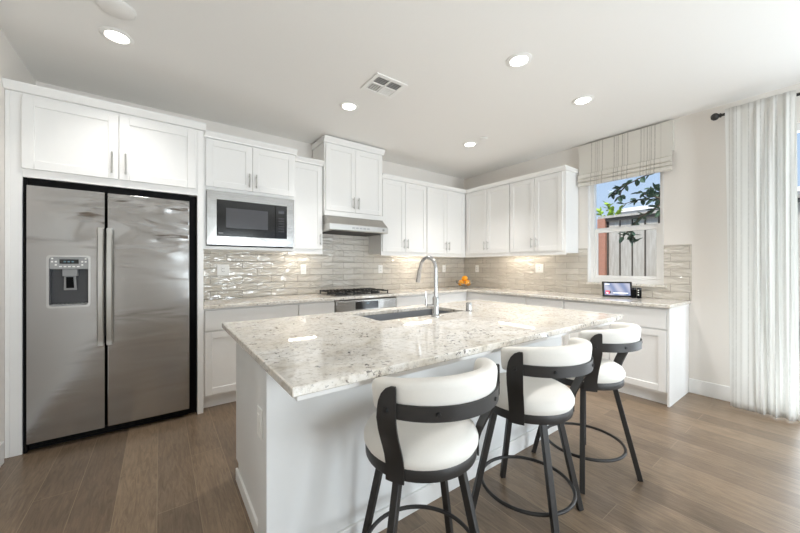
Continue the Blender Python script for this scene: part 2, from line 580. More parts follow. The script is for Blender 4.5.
# ------------------------------------------------------------------ mesh helper
class MB:
    def __init__(self):
        self.bm = bmesh.new()

    def box(self, x0, x1, y0, y1, z0, z1):
        x0, x1 = min(x0, x1), max(x0, x1)
        y0, y1 = min(y0, y1), max(y0, y1)
        z0, z1 = min(z0, z1), max(z0, z1)
        v = [self.bm.verts.new((x, y, z)) for z in (z0, z1) for y in (y0, y1) for x in (x0, x1)]
        for f in ((0, 2, 3, 1), (4, 5, 7, 6), (0, 1, 5, 4), (2, 6, 7, 3), (0, 4, 6, 2), (1, 3, 7, 5)):
            self.bm.faces.new([v[i] for i in f])
        return self

    def prism(self, pts, vec):
        """extrude a closed polygon of 3-D points along vec"""
        a = [self.bm.verts.new(p) for p in pts]
        b = [self.bm.verts.new(Vector(p) + Vector(vec)) for p in pts]
        n = len(pts)
        self.bm.faces.new(a[::-1])
        self.bm.faces.new(b)
        for i in range(n):
            j = (i + 1) % n
            self.bm.faces.new((a[i], a[j], b[j], b[i]))
        return self

    def rings(self, rings, closed=False, caps=True):
        rv = [[self.bm.verts.new(p) for p in r] for r in rings]
        n = len(rv[0])
        m = len(rv)
        for k in range(m if closed else m - 1):
            a, b = rv[k], rv[(k + 1) % m]
            for i in range(n):
                j = (i + 1) % n
                self.bm.faces.new((a[i], a[j], b[j], b[i]))
        if caps and not closed:
            self.bm.faces.new(rv[0][::-1])
            self.bm.faces.new(rv[-1])
        return self

    def lathe(self, prof, c=(0, 0, 0), n=32, axis='z'):
        cx, cy, cz = c
        rs = []
        for r, h in prof:
            ring = []
            for i in range(n):
                a = 2 * pi * i / n
                u, v = r * cos(a), r * sin(a)
                if axis == 'z':
                    ring.append((cx + u, cy + v, cz + h))
                elif axis == 'y':
                    ring.append((cx + u, cy + h, cz + v))
                else:
                    ring.append((cx + h, cy + u, cz + v))
            rs.append(ring)
        return self.rings(rs)

    def tube(self, pts, r, n=10, closed=False, square=False):
        pts = [Vector(p) for p in pts]
        m = len(pts)
        rr = r if isinstance(r, (list, tuple)) else [r] * m
        rs = []
        ref = None
        for k in range(m):
            if closed:
                tg = pts[(k + 1) % m] - pts[k - 1]
            else:
                tg = pts[min(k + 1, m - 1)] - pts[max(k - 1, 0)]
            tg.normalize()
            if ref is None:
                ref = Vector((0, 0, 1)) if abs(tg.z) < 0.9 else Vector((1, 0, 0))
            a = (ref - tg * ref.dot(tg)).normalized()
            ref = a
            b = tg.cross(a)
            if square:
                s = rr[k]
                rs.append([pts[k] + a * u * s + b * v * s for u, v in ((1, 1), (-1, 1), (-1, -1), (1, -1))])
            else:
                rs.append([pts[k] + (a * cos(2 * pi * i / n) + b * sin(2 * pi * i / n)) * rr[k] for i in range(n)])
        return self.rings(rs, closed=closed)

    def build(self, name, mat, parent=None, bevel=0.0, smooth=False, seg=2, sub=0, solid=0.0):
        bm = self.bm
        bmesh.ops.recalc_face_normals(bm, faces=bm.faces[:])
        off = Vector((0, 0, 0))
        p = parent
        while p is not None:
            off += Vector(p.location)
            p = p.parent
        if off.length > 0:
            bmesh.ops.translate(bm, verts=bm.verts[:], vec=-off)
        me = bpy.data.meshes.new(name)
        bm.to_mesh(me)
        bm.free()
        me.materials.append(MATS[mat])
        o = bpy.data.objects.new(name, me)
        COL.objects.link(o)
        if parent is not None:
            o.parent = parent
        if solid:
            md = o.modifiers.new('solid', 'SOLIDIFY')
            md.thickness = solid
            md.offset = 0
        if bevel:
            md = o.modifiers.new('bevel', 'BEVEL')
            md.width = bevel
            md.segments = seg
            md.limit_method = 'ANGLE'
            md.angle_limit = radians(40)
        if sub:
            md = o.modifiers.new('sub', 'SUBSURF')
            md.levels = md.render_levels = sub
        if smooth or bevel:
            for f in me.polygons:
                f.use_smooth = True
            try:
                md = None
                me.set_sharp_from_angle(angle=radians(38))
            except Exception:
                pass
        return o


def tag(o, label=None, cat=None, group=None, kind=None):
    if label:
        o['label'] = label
    if cat:
        o['category'] = cat
    if group:
        o['group'] = group
    if kind:
        o['kind'] = kind
    return o


def thing(name, label, cat, loc=(0, 0, 0), group=None):
    o = bpy.data.objects.new(name, None)
    o.empty_display_size = 0.1
    o.location = loc
    COL.objects.link(o)
    return tag(o, label, cat, group)


# two wall frames: u along the wall, d out from the wall, z up
def PA(u, d, z):
    return (u, -d, z)


def PB(u, d, z):
    return (-d, -u, z)


def wbox(mb, P, u0, u1, d0, d1, z0, z1):
    a, b = P(u0, d0, z0), P(u1, d1, z1)
    mb.box(a[0], b[0], a[1], b[1], a[2], b[2])


def shaker(P, u0, u1, z0, z1, d, name='door', parent=None, rail=0.058, thick=0.02, mat='cabinet_paint'):
    """recessed-panel door whose face is at distance d from the wall"""
    mb = MB()
    g = 0.0006
    u0 += g
    u1 -= g
    wbox(mb, P, u0, u0 + rail, d - thick, d, z0, z1)
    wbox(mb, P, u1 - rail, u1, d - thick, d, z0, z1)
    wbox(mb, P, u0 + rail, u1 - rail, d - thick, d, z0, z0 + rail)
    wbox(mb, P, u0 + rail, u1 - rail, d - thick, d, z1 - rail, z1)
    wbox(mb, P, u0 + rail - .004, u1 - rail + .004, d - thick, d - 0.009, z0 + rail - .004, z1 - rail + .004)
    return mb.build(name, mat, parent, bevel=0.0015, seg=1)


def slab_front(P, u0, u1, z0, z1, d, name='drawer', parent=None, thick=0.02):
    mb = MB()
    wbox(mb, P, u0 + .0015, u1 - .0015, d - thick, d, z0, z1)
    return mb.build(name, 'cabinet_paint', parent, bevel=0.002, seg=2)


def pull(P, u, z0, z1, d, parent):
    mb = MB()
    mb.tube([P(u, d + .03, z0), P(u, d + .03, z1)], 0.0055, 10)
    for z in (z0 + .022, z1 - .022):
        mb.tube([P(u, d - .001, z), P(u, d + .03, z)], 0.0045, 8)
    return mb.build('handle', 'handle_steel', parent, smooth=True)


def struct(o, label=None):
    o['kind'] = 'structure'
    if label:
        o['label'] = label
    return o


# ------------------------------------------------------------------ the room
T = 0.14
struct(MB().box(XL - T, 0 + T, YF - T, T, -0.12, 0).build('floor', 'wood_floor'), 'brown grey wide plank wood floor')
struct(MB().box(XL - T, T, YF - T, T, H, H + 0.15).build('ceiling', 'ceiling_paint'), 'flat white ceiling')
struct(MB().box(XL - T, T, 0, T, 0, H).build('wall_back', 'wall_paint'), 'greige wall behind the fridge and range')
struct(MB().box(XL - T, XL, YF, 0, 0, H).build('wall_left', 'wall_paint'), 'greige wall left of the fridge')
WY0, WY1, WZ0, WZ1 = -2.79, -2.03, 1.06, 2.36          # kitchen window opening
DY0, DY1, DZ1 = -6.45, -3.38, 2.45                     # sliding door opening
m = MB()
m.box(0, T, WY1, 0, 0, H).box(0, T, WY0, WY1, 0, WZ0).box(0, T, WY0, WY1, WZ1, H)
m.box(0, T, DY1, WY0, 0, H).box(0, T, DY0, DY1, DZ1, H).box(0, T, YF, DY0, 0, H)
struct(m.build('wall_right', 'wall_paint'), 'greige wall with the window and sliding door')
# wall behind the camera with a wide window opening
m = MB()
openings = [(-3.15, -1.95, .50, 2.05), (-1.75, -.45, .02, 2.40)]
m.box(XL, -3.15, YF - T, YF, 0, H).box(-1.95, -1.75, YF - T, YF, 0, H).box(-.45, T, YF - T, YF, 0, H)
for bx0, bx1, bz0, bz1 in openings:
    m.box(bx0, bx1, YF - T, YF, 0, bz0).box(bx0, bx1, YF - T, YF, bz1, H)
struct(m.build('wall_front', 'wall_paint'), 'greige wall behind the viewer with a window and a glazed door')
for (nm, lab), (bx0, bx1, bz0, bz1) in zip((('window_2', 'white framed window behind the viewer'), ('door_2', 'white framed glazed terrace door behind the viewer')), openings):
    w2 = struct(thing(nm, lab, None, ((bx0 + bx1) / 2, YF - .05, bz0)))
    m = MB()
    for x in (bx0, bx1 - .06):
        m.box(x, x + .06, YF - .09, YF - .03, bz0, bz1)
    m.box(bx0 + .06, bx1 - .06, YF - .09, YF - .03, bz0, bz0 + .06).box(bx0 + .06, bx1 - .06, YF - .09, YF - .03, bz1 - .06, bz1)
    m.build('window_frame' if nm[0] == 'w' else 'door_frame', 'trim_paint', w2)
    MB().box(bx0 + .06, bx1 - .06, YF - .062, YF - .058, bz0 + .06, bz1 - .06).build('pane', 'pane_glass', w2)

# baseboards
m = MB()
m.box(-.016, 0, -3.40, -2.992, 0, .14)
struct(m.build('baseboard_right', 'trim_paint', bevel=.004), 'white baseboard between cabinet end and curtain')
m = MB()
m.box(XL, XL + .016, YF, -0.73, 0, .14)
struct(m.build('baseboard_left', 'trim_paint', bevel=.004), 'white baseboard left of the fridge')

# backsplash tiles
struct(MB().box(-3.955, -.008, -.008, 0, .914, 1.62).box(-2.74, -1.93, -.008, 0, 1.62, 1.9).build('trim_1', 'tile_back'),
       'glossy beige brick tile backsplash on the back wall')
m = MB()
m.box(-.008, 0, WY1, 0, .914, 1.477).box(-.008, 0, WY0, WY1, .914, WZ0 - .0).box(-.008, 0, -3.012, WY0, .914, 1.477)
struct(m.build('trim_2', 'tile_right'), 'glossy beige brick tile backsplash on the window wall')

# kitchen window
win = struct(thing('window_1', 'white single hung window over the counter', None, (0.07, (WY0 + WY1) / 2, WZ0)))
m = MB()
fx0, fx1 = .045, .115
m.box(fx0, fx1, WY1 - .055, WY1, WZ0 + .001, WZ1).box(fx0, fx1, WY0, WY0 + .045, WZ0 + .001, WZ1)
m.box(fx0, fx1, WY0 + .045, WY1 - .055, WZ0 + .001, WZ0 + .05).box(fx0, fx1, WY0 + .045, WY1 - .055, WZ1 - .05, WZ1)
m.build('window_frame', 'trim_paint', win)
m = MB()
sy0, sy1 = WY0 + .046, WY1 - .056
m.box(.055, .085, sy1 - .035, sy1, WZ0 + .051, 1.70).box(.055, .085, sy0, sy0 + .035, WZ0 + .051, 1.70)
m.box(.055, .085, sy0 + .035, sy1 - .035, WZ0 + .051, WZ0 + .085).box(.055, .085, sy0 + .035, sy1 - .035, 1.66, 1.70)
s = m.build('lower_sash', 'trim_paint', win, bevel=.003)
MB().box(.068, .072, sy0 + .03, sy1 - .03, WZ0 + .08, 1.665).build('pane', 'pane_glass', s)
MB().box(.05, .06, (sy0 + sy1) / 2 - .03, (sy0 + sy1) / 2 + .03, 1.70, 1.712).build('latch', 'white_plastic', s, bevel=.002)
m = MB()
m.box(.088, .110, sy0, sy1, 1.68, 1.72)
s = m.build('upper_sash', 'trim_paint', win, bevel=.003)
MB().box(.098, .102, sy0, sy1, 1.72, WZ1 - .05).build('pane', 'pane_glass', s)
m = MB()
m.box(0.001, .044, WY1 - .0125, WY1 - .0005, WZ0 + .002, WZ1).box(0.001, .044, WY0 + .0005, WY0 + .0125, WZ0 + .002, WZ1)
m.build('jamb', 'trim_paint', win)
MB().box(-.042, .120, WY0 - .03, WY1 + .03, WZ0 - .024, WZ0 + .001).build('window_sill', 'granite', win, bevel=.003)

# sliding door behind the curtain
dr = struct(thing('door_1', 'white framed sliding glass door behind the curtain', None, (.07, (DY0 + DY1) / 2, 0)))
m = MB()
m.box(.03, .12, DY1 - .06, DY1, 0, DZ1).box(.03, .12, DY0, DY0 + .06, 0, DZ1).box(.03, .12, DY0 + .06, DY1 - .06, DZ1 - .06, DZ1).box(.03, .12, DY0 + .06, DY1 - .06, 0.001, .05)
m.box(.05, .10, -4.93, -4.86, .05, DZ1 - .06)
m.build('door_frame', 'trim_paint', dr, bevel=.004)
MB().box(.072, .078, DY0 + .06, DY1 - .06, .05, DZ1 - .06).build('pane', 'pane_glass', dr)

# ------------------------------------------------------------------ refrigerator with its surround cabinet
FD = 0.665
fc = thing('refrigerator_cabinet', 'tall white cabinet surround around the steel refrigerator with two doors above', 'cabinet', (-4.5, -.33, 0))
m = MB()
m.box(-5.055, -4.999, -FD, -.001, 0, 2.412).box(XL + .001, -5.055, -FD, -FD + .02, 0, 2.412)
m.build('side_panel', 'cabinet_paint', fc, bevel=.0015, seg=1)
MB().box(-4.004, -3.960, -FD, -.001, 0, 2.412).build('side_panel', 'cabinet_paint', fc, bevel=.0015, seg=1)
m = MB()
m.box(-4.999, -4.004, -FD, -.001, 1.853, 2.412)
m.build('cabinet_body', 'cabinet_paint', fc, bevel=.001, seg=1)
for (a, b, hx) in ((-5.000, -4.510, -4.545), (-4.506, -4.018, -4.468)):
    d = shaker(PA, a, b, 1.908, 2.388, FD + .02, parent=fc)
    pull(PA, hx, 1.945, 2.10, FD + .02, d)
m = MB()
prof = [(.002, 2.4125), (FD + .022, 2.4125), (FD + .026, 2.420), (FD + .045, 2.456), (FD + .045, 2.466), (.002, 2.466)]
m.prism([(XL + .001, -d, z) for d, z in prof], (-3.945 - XL, 0, 0))
m.build('crown_molding', 'trim_paint', fc)
m = MB()
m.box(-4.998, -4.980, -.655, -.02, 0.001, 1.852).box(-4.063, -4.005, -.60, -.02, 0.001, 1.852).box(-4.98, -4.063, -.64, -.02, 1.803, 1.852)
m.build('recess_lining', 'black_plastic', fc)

fr = thing('refrigerator', 'side by side stainless steel refrigerator with ice and water dispenser', 'refrigerator', (-4.52, -.35, 0))
RD = 0.685
MB().box(-4.978, -4.064, -.615, -.06, .012, 1.79).build('case', 'black_plastic', fr)
m = MB()
m.box(-4.972, -4.068, -.645, -.615, .012, .062)
for i in range(16):
    x = -4.95 + i * .055
    m.box(x, x + .04, -.648, -.645, .025, .031).box(x, x + .04, -.648, -.645, .040, .046)
m.build('toe_grille', 'black_plastic', fr)
ld = None
m = MB()
dx0, dx1, dz0, dz1 = -4.884, -4.662, .966, 1.332
x0, x1, z0, z1 = -4.976, -4.588, .068, 1.797
cz1 = 1.235          # cavity top
# left door built around the dispenser opening
m.box(x0, dx0 + .012, -RD, -.617, z0, z1).box(dx1 - .012, x1, -RD, -.617, z0, z1)
m.box(dx0 + .012, dx1 - .012, -RD, -.617, z0, dz0 + .012).box(dx0 + .012, dx1 - .012, -RD, -.617, dz1 - .012, z1)
bmesh.ops.remove_doubles(m.bm, verts=m.bm.verts[:], dist=.0001)
ld = m.build('door', 'stainless', fr)
ld['label'] = 'left freezer door with dispenser'
rd = MB().box(-4.574, -4.062, -RD, -.617, z0, z1).build('door', 'stainless', fr, bevel=.008, seg=3)


def fridge_handle(x, parent):
    m = MB()
    rs = []
    n = 25
    for k in range(n):
        f = k / (n - 1)
        z = .685 + f * (1.53 - .685)
        bow = .030 + .030 * sin(pi * f)
        w = .019
        d0 = RD + bow
        th = .012
        rs.append([(x - w, -d0, z), (x - w * .6, -d0 - th, z), (x + w * .6, -d0 - th, z), (x + w, -d0, z), (x + w * .7, -d0 + .008, z), (x - w * .7, -d0 + .008, z)])
    m.rings(rs)
    for z in (.70, 1.515):
        m.box(x - .014, x + .014, -RD - .045, -RD + .002, z - .02, z + .02)
    return m.build('handle', 'handle_steel', parent, smooth=True)


fridge_handle(-4.606, ld)
fridge_handle(-4.558, rd)
# dispenser
dp = MB()
y = -RD - .006
t = .013
pts = []
for (cx_, cz_, a0) in ((dx1 - .02, dz1 - .02, 0), (dx0 + .02, dz1 - .02, 90), (dx0 + .02, dz0 + .02, 180), (dx1 - .02, dz0 + .02, 270)):
    for k in range(6):
        a = radians(a0 + k * 18)
        pts.append((cx_ + .02 * cos(a), cz_ + .02 * sin(a)))
ring_o = [(p[0], y, p[1]) for p in pts]
cxm, czm = (dx0 + dx1) / 2, (dz0 + dz1) / 2


def shrink(p, f):
    sx = ((dx1 - dx0) / 2 - f) / ((dx1 - dx0) / 2)
    sz = ((dz1 - dz0) / 2 - f) / ((dz1 - dz0) / 2)
    return (cxm + (p[0] - cxm) * sx, czm + (p[1] - czm) * sz)


ring_i = [(shrink(p, t)[0], y, shrink(p, t)[1]) for p in pts]
ring_b = [(p[0], -RD + .002, p[1]) for p in pts]
ring_ib = [(shrink(p, t)[0], -RD + .008, shrink(p, t)[1]) for p in pts]
dp.rings([ring_b, ring_o, ring_i, ring_ib], caps=False)
dsp = dp.build('dispenser', 'chrome', fr, smooth=True)
m = MB()
m.box(dx0 + .012, dx1 - .012, -RD - .001, -RD + .02, cz1, dz1 - .012)
m.build('control_panel', 'grey_plastic', dsp, bevel=.003)
MB().box(cxm - .048, cxm + .048, -RD - .003, -RD, cz1 + .038, dz1 - .028).build('display', 'black_glass', dsp)
m = MB()
for k in range(3):
    m.box(cxm - .028 + k * .02, cxm - .016 + k * .02, -RD - .004, -RD - .003, cz1 + .048, cz1 + .058)
m.build('display_digits', 'display_glow', dsp)
m = MB()
for k in range(4):
    for sx in (-1, 1):
        m.lathe([(.006, 0), (.006, .003), (.0, .003)], (cxm + sx * (.066 + .018 * (k % 2)), -RD - .004, cz1 + .03 + .022 * (k // 2 + k % 2)), 10, 'y')
for k in range(5):
    m.box(cxm - .05 + k * .022, cxm - .036 + k * .022, -RD - .003, -RD, cz1 + .014, cz1 + .022)
m.build('button', 'white_plastic', dsp)
m = MB()
# cavity: back, sides, floor
m.box(dx0 + .012, dx1 - .012, -.622, -.618, dz0 + .012, cz1)
m.box(dx0 + .010, dx0 + .014, -RD + .003, -.618, dz0 + .012, cz1).box(dx1 - .014, dx1 - .010, -RD + .003, -.618, dz0 + .012, cz1)
m.build('cavity', 'cavity_grey', dsp)
m = MB()
m.box(dx0 + .012, dx1 - .012, -RD + .001, -.622, dz0 + .012, dz0 + .022)
for k in range(9):
    m.box(dx0 + .025 + k * .02, dx0 + .035 + k * .02, -RD + .004, -.63, dz0 + .022, dz0 + .025)
m.build('drip_tray', 'grey_plastic', dsp)
m = MB()
m.box(cxm - .038, cxm + .038, -.670, -.622, cz1 - .05, cz1)
m.prism([(cxm - .03, -.665, cz1 - .05), (cxm + .03, -.665, cz1 - .05), (cxm + .034, -.650, dz0 + .12), (cxm - .034, -.650, dz0 + .12)], (0, .006, 0))
m.build('paddle_housing', 'grey_plastic', dsp, bevel=.003)
MB().prism([(cxm - .018, -.672, cz1 - .055), (cxm + .018, -.672, cz1 - .055), (cxm + .02, -.658, dz0 + .135), (cxm - .02, -.658, dz0 + .135)], (0, .006, 0)).build('paddle', 'black_plastic', dsp)

# ------------------------------------------------------------------ upper cabinets
UD = 0.32      # carcass depth, doors add 2 cm
ZB, ZT = 1.405, 2.412


def crown(P, u0, u1, d, z0, z1, parent, proj=.03):
    m = MB()
    prof = [(0.001, z0), (d + .003, z0), (d + .006, z0 + .012), (d + proj, z1 - .012), (d + proj, z1), (0.001, z1)]
    a = [P(u0, dd, zz) for dd, zz in prof]
    v = Vector(P(u1, 0, 0)) - Vector(P(u0, 0, 0))
    m.prism(a, v)
    return m.build('crown_molding', 'trim_paint', parent)


# microwave cabinet (deeper)
MD = 0.51
mc = thing('microwave_cabinet', 'deep white wall cabinet holding the built in microwave beside the refrigerator', 'cabinet', (-3.54, -.25, ZB))
m = MB()
m.box(-3.9585, -3.924, -MD, -.009, ZB + .005, ZT - .0005).box(-3.144, -3.122, -MD, -.009, ZB + .005, ZT)
m.box(-3.924, -3.144, -MD, -.009, ZB + .005, ZB + .035).box(-3.924, -3.144, -MD, -.009, 1.948, ZT)
m.box(-3.924, -3.144, -.03, -.009, ZB + .035, 1.948)
m.build('cabinet_body', 'cabinet_paint', mc, bevel=.001, seg=1)
for a, b, hx in ((-3.930, -3.541, -3.57), (-3.539, -3.137, -3.508)):
    d = shaker(PA, a, b, 1.975, 2.402, MD + .02, parent=mc)
    pull(PA, hx, 2.005, 2.135, MD + .02, d)
crown(PA, -3.9445, -3.112, MD + .02, 2.412, 2.466, mc)

mw = thing('microwave', 'built in microwave with black glass front and wide stainless trim frame', 'microwave', (-3.53, -.3, 1.45))
m = MB()
fz0, fz1 = 1.452, 1.944
m.box(-3.9225, -3.845, -.535, -.513, fz0, fz1).box(-3.213, -3.139, -.535, -.513, fz0, fz1)
m.box(-3.845, -3.213, -.535, -.513, fz0, 1.532).box(-3.845, -3.213, -.535, -.513, 1.866, fz1)
bmesh.ops.remove_doubles(m.bm, verts=m.bm.verts[:], dist=.0001)
m.build('trim_frame', 'stainless_flat', mw)
MB().box(-3.922, -3.16, -.512, -.04, 1.46, 1.935).build('case', 'black_plastic', mw)
d = MB().box(-3.843, -3.330, -.538, -.514, 1.534, 1.864).build('door', 'black_glass', mw, bevel=.003)
MB().box(-3.770, -3.400, -.5395, -.537, 1.612, 1.795).build('door_window', 'dark_window', d)
MB().box(-3.83, -3.792, -.5395, -.5375, 1.556, 1.562).build('badge', 'grey_plastic', d)
c = MB().box(-3.328, -3.215, -.538, -.514, 1.534, 1.864).build('control_panel', 'black_glass', mw, bevel=.003)
MB().box(-3.300, -3.243, -.5395, -.537, 1.785, 1.815).build('display', 'dark_window', c)
m = MB()
for i in range(6):
    for j in range(3):
        m.box(-3.298 + j * .02, -3.286 + j * .02, -.5392, -.5375, 1.60 + i * .026, 1.611 + i * .026)
m.build('button', 'dark_window', c)


def upper(name, label, P, u0, u1, doors, z0=ZB, z1=ZT, d=UD, u0c=None, u1c=None, group='white upper cabinets', hz=(.045, .175), rail_h=.045, fill=None):
    """doors: list of (u0,u1,handle u)"""
    um = (u0 + u1) / 2
    t_ = thing(name, label, 'cabinet', P(um, d / 2, z0), group)
    m = MB()
    wbox(m, P, u0 + .0005, u1 - .0005, .009, d, z0 + .014, z1)
    m.build('cabinet_body', 'cabinet_paint', t_, bevel=.001, seg=1)
    m = MB()
    wbox(m, P, u0 + .0005, u1 - .0005, d - .02, d + .004, z0 - .008, z0 + .014)
    m.build('light_rail', 'cabinet_paint', t_)
    for a, b, hu in doors:
        dd = shaker(P, a, b, z0 + rail_h, z1 - .012, d + .02, parent=t_)
        if hu is not None:
            pull(P, hu, z0 + rail_h + hz[0], z0 + rail_h + hz[1], d + .02, dd)
    crown(P, u0 if u0c is None else u0c, u1 if u1c is None else u1c, d + .02, z1, z1 + .054, t_)
    return t_


upper('wall_cabinet', 'narrow single door white upper cabinet between the microwave and the range hood', PA, -3.120, -2.738,
      [(-3.115, -2.750, -2.778)], group=None)

# hood cabinet
HD = .36
hc = thing('hood_cabinet', 'raised white two door cabinet above the range hood reaching nearly to the ceiling', 'cabinet', (-2.335, -.18, 1.845))
m = MB()
m.box(-2.736, -1.935, -HD, -.009, 1.845, 2.69)
m.build('cabinet_body', 'cabinet_paint', hc, bevel=.001, seg=1)
for a, b, hx in ((-2.722, -2.337, -2.368), (-2.335, -1.950, -2.304)):
    d = shaker(PA, a, b, 1.905, 2.672, HD + .02, parent=hc)
    pull(PA, hx, 1.945, 2.085, HD + .02, d)
m = MB()
prof = [(.001, 2.690), (HD + .022, 2.690), (HD + .026, 2.702), (HD + .05, 2.740), (HD + .05, 2.752), (.001, 2.752)]
m.prism([(-2.748, -dd, zz) for dd, zz in prof], (.823, 0, 0))
m.build('crown_molding', 'trim_paint', hc)
MB().box(-2.736, -1.935, -HD - .014, -HD, 1.845, 1.900).build('light_rail', 'cabinet_paint', hc, bevel=.003)

hd = thing('range_hood', 'slim stainless under cabinet range hood with slanted front', 'range hood', (-2.335, -.25, 1.66))
m = MB()
m.prism([(-2.735, 0 - .009, 1.844), (-2.735, -.372, 1.844), (-2.735, -.500, 1.742), (-2.735, -.009, 1.742)], (.790, 0, 0))
m.build('canopy', 'brushed_nickel', hd, bevel=.003)
m = MB()
m.prism([(-2.735, -.009, 1.742), (-2.735, -.500, 1.742), (-2.735, -.508, 1.735), (-2.735, -.508, 1.672), (-2.735, -.495, 1.664), (-2.735, -.009, 1.664)], (.790, 0, 0))
f = m.build('front_lip', 'handle_steel', hd, bevel=.002)
m = MB()
for k in range(5):
    x = -2.45 + k * .05
    m.box(x, x + .032, -.512, -.507, 1.694, 1.712)
m.build('button', 'grey_plastic', f)
MB().box(-2.68, -2.0, -.47, -.05, 1.660, 1.664).build('filter', 'vent_dark', hd)
m = MB()
m.lathe([(.014, 0), (.014, .014), (0, .014)], (-2.02, -.522, 1.703), 14, 'y')
m.build('knob', 'chrome', hd, smooth=True)

G = 'white upper cabinets right of the hood'
upper('wall_cabinet', 'white two door upper cabinet just right of the range hood', PA, -1.930, -1.152,
      [(-1.915, -1.545, -1.575), (-1.541, -1.158, -1.511)], group=G)
upper('wall_cabinet', 'white two door upper cabinet on the hood wall ending at the inside corner', PA, -1.150, -.3205,
      [(-1.146, -.752, -.782), (-.749, -.362, -.719)], group=G, u1c=-.010)
upper('wall_cabinet', 'white two door upper cabinet on the window wall starting at the inside corner', PB, .3215, 1.148,
      [(.362, .752, .722), (.755, 1.144, .785)], group=G, u0c=.372)
upper('wall_cabinet', 'white two door upper cabinet next to the window with its bare end panel showing', PB, 1.150, 1.925,
      [(1.156, 1.522, 1.492), (1.525, 1.893, 1.555)], group=G, u1c=1.94)

# ------------------------------------------------------------------ lamps of the room
def strip(label, P, u0, u1, d):
    t_ = thing('under_cabinet_light', label, 'light', P((u0 + u1) / 2, d, 1.39), 'under cabinet light bars')
    m = MB()
    wbox(m, P, u0, u1, d - .02, d + .02, 1.411, 1.4185)
    m.build('housing', 'white_plastic', t_)
    m = MB()
    wbox(m, P, u0 + .01, u1 - .01, d - .007, d + .007, 1.406, 1.4115)
    m.build('lens', 'strip_lens', t_)
    return t_


strip('light bar under the narrow upper cabinet left of the hood', PA, -3.10, -2.76, .20)
strip('light bar under the upper cabinet right of the hood', PA, -1.45, -.92, .18)
strip('light bar under the upper cabinets on the window wall', PB, .86, 1.44, .19)


def can_light(x, y, label, power=9.0):
    t_ = thing('recessed_light', label, 'ceiling light', (x, y, H), 'recessed ceiling lights')
    m = MB()
    m.lathe([(.060, -.001), (.090, -.001), (.090, -.004), (.066, -.011), (.060, -.006)], (x, y, H), 40)
    m.build('trim_ring', 'white_plastic', t_, smooth=True)
    MB().lathe([(0.0005, -.0045), (.0615, -.0045), (.0615, -.0065), (.0005, -.0075)], (x, y, H), 40).build('lens', 'lamp_lens', t_)
    l = bpy.data.lights.new('recessed_lamp', 'SPOT')
    l.energy = power
    l.color = (1, .98, .95)
    l.spot_size = radians(106)
    l.spot_blend = .8
    l.shadow_soft_size = .07
    lo = bpy.data.objects.new('recessed_lamp', l)
    lo.location = (0, 0, -.03)
    lo.parent = t_
    COL.objects.link(lo)
    return t_


CANP = 38
can_light(-4.487, -1.08, 'recessed ceiling light above the refrigerator', CANP * .38)
can_light(-2.822, -1.141, 'recessed ceiling light nearest the air vent', CANP * .75)
can_light(-2.139, -2.497, 'recessed ceiling light over the island bar stools', CANP * 1.0)
can_light(-1.159, -2.502, 'recessed ceiling light closest to the window shade', CANP)
can_light(-1.169, -1.167, 'recessed ceiling light near the inside corner of the cabinets', CANP * .85)

sp = thing('ceiling_speaker', 'flat white round disc on the ceiling beside the leftmost light', 'speaker', (-4.463, -1.387, H))
MB().lathe([(.0005, -.001), (.085, -.001), (.085, -.008), (.078, -.012), (.0005, -.013)], (-4.463, -1.387, H), 40).build('grille', 'ceiling_paint', sp, smooth=True)
MB().lathe([(.078, -.0005), (.092, -.0005), (.092, -.006), (.086, -.008), (.085, -.004)], (-4.463, -1.387, H), 40).build('rim', 'white_plastic', sp, smooth=True)
sm = thing('sprinkler_cover', 'small white round cover on the ceiling near the far recessed light', 'sprinkler', (-1.181, -1.393, H))
MB().lathe([(.0005, -.001), (.042, -.001), (.042, -.008), (.036, -.014), (.0005, -.015)], (-1.181, -1.393, H), 28).build('disc', 'white_plastic', sm, smooth=True)

vx0, vx1, vy0, vy1 = -2.895, -2.597, -1.757, -1.485
vt = thing('air_vent', 'square white ceiling air vent with slatted louvers', 'air vent', ((vx0 + vx1) / 2, (vy0 + vy1) / 2, H))
m = MB()
b_ = .032
z0, z1 = H - .010, H - .001
m.box(vx0, vx1, vy0, vy0 + b_, z0, z1).box(vx0, vx1, vy1 - b_, vy1, z0, z1)
m.box(vx0, vx0 + b_, vy0 + b_, vy1 - b_, z0, z1).box(vx1 - b_, vx1, vy0 + b_, vy1 - b_, z0, z1)
xm, ym = (vx0 + vx1) / 2, (vy0 + vy1) / 2
m.box(xm - .007, xm + .007, vy0 + b_, vy1 - b_, z0, z1).box(vx0 + b_, vx1 - b_, ym - .007, ym + .007, z0, z1)
m.build('frame', 'white_plastic', vt, bevel=.002)
MB().box(vx0 + .01, vx1 - .01, vy0 + .01, vy1 - .01, H - .0022, H - .0008).build('duct', 'vent_dark', vt)
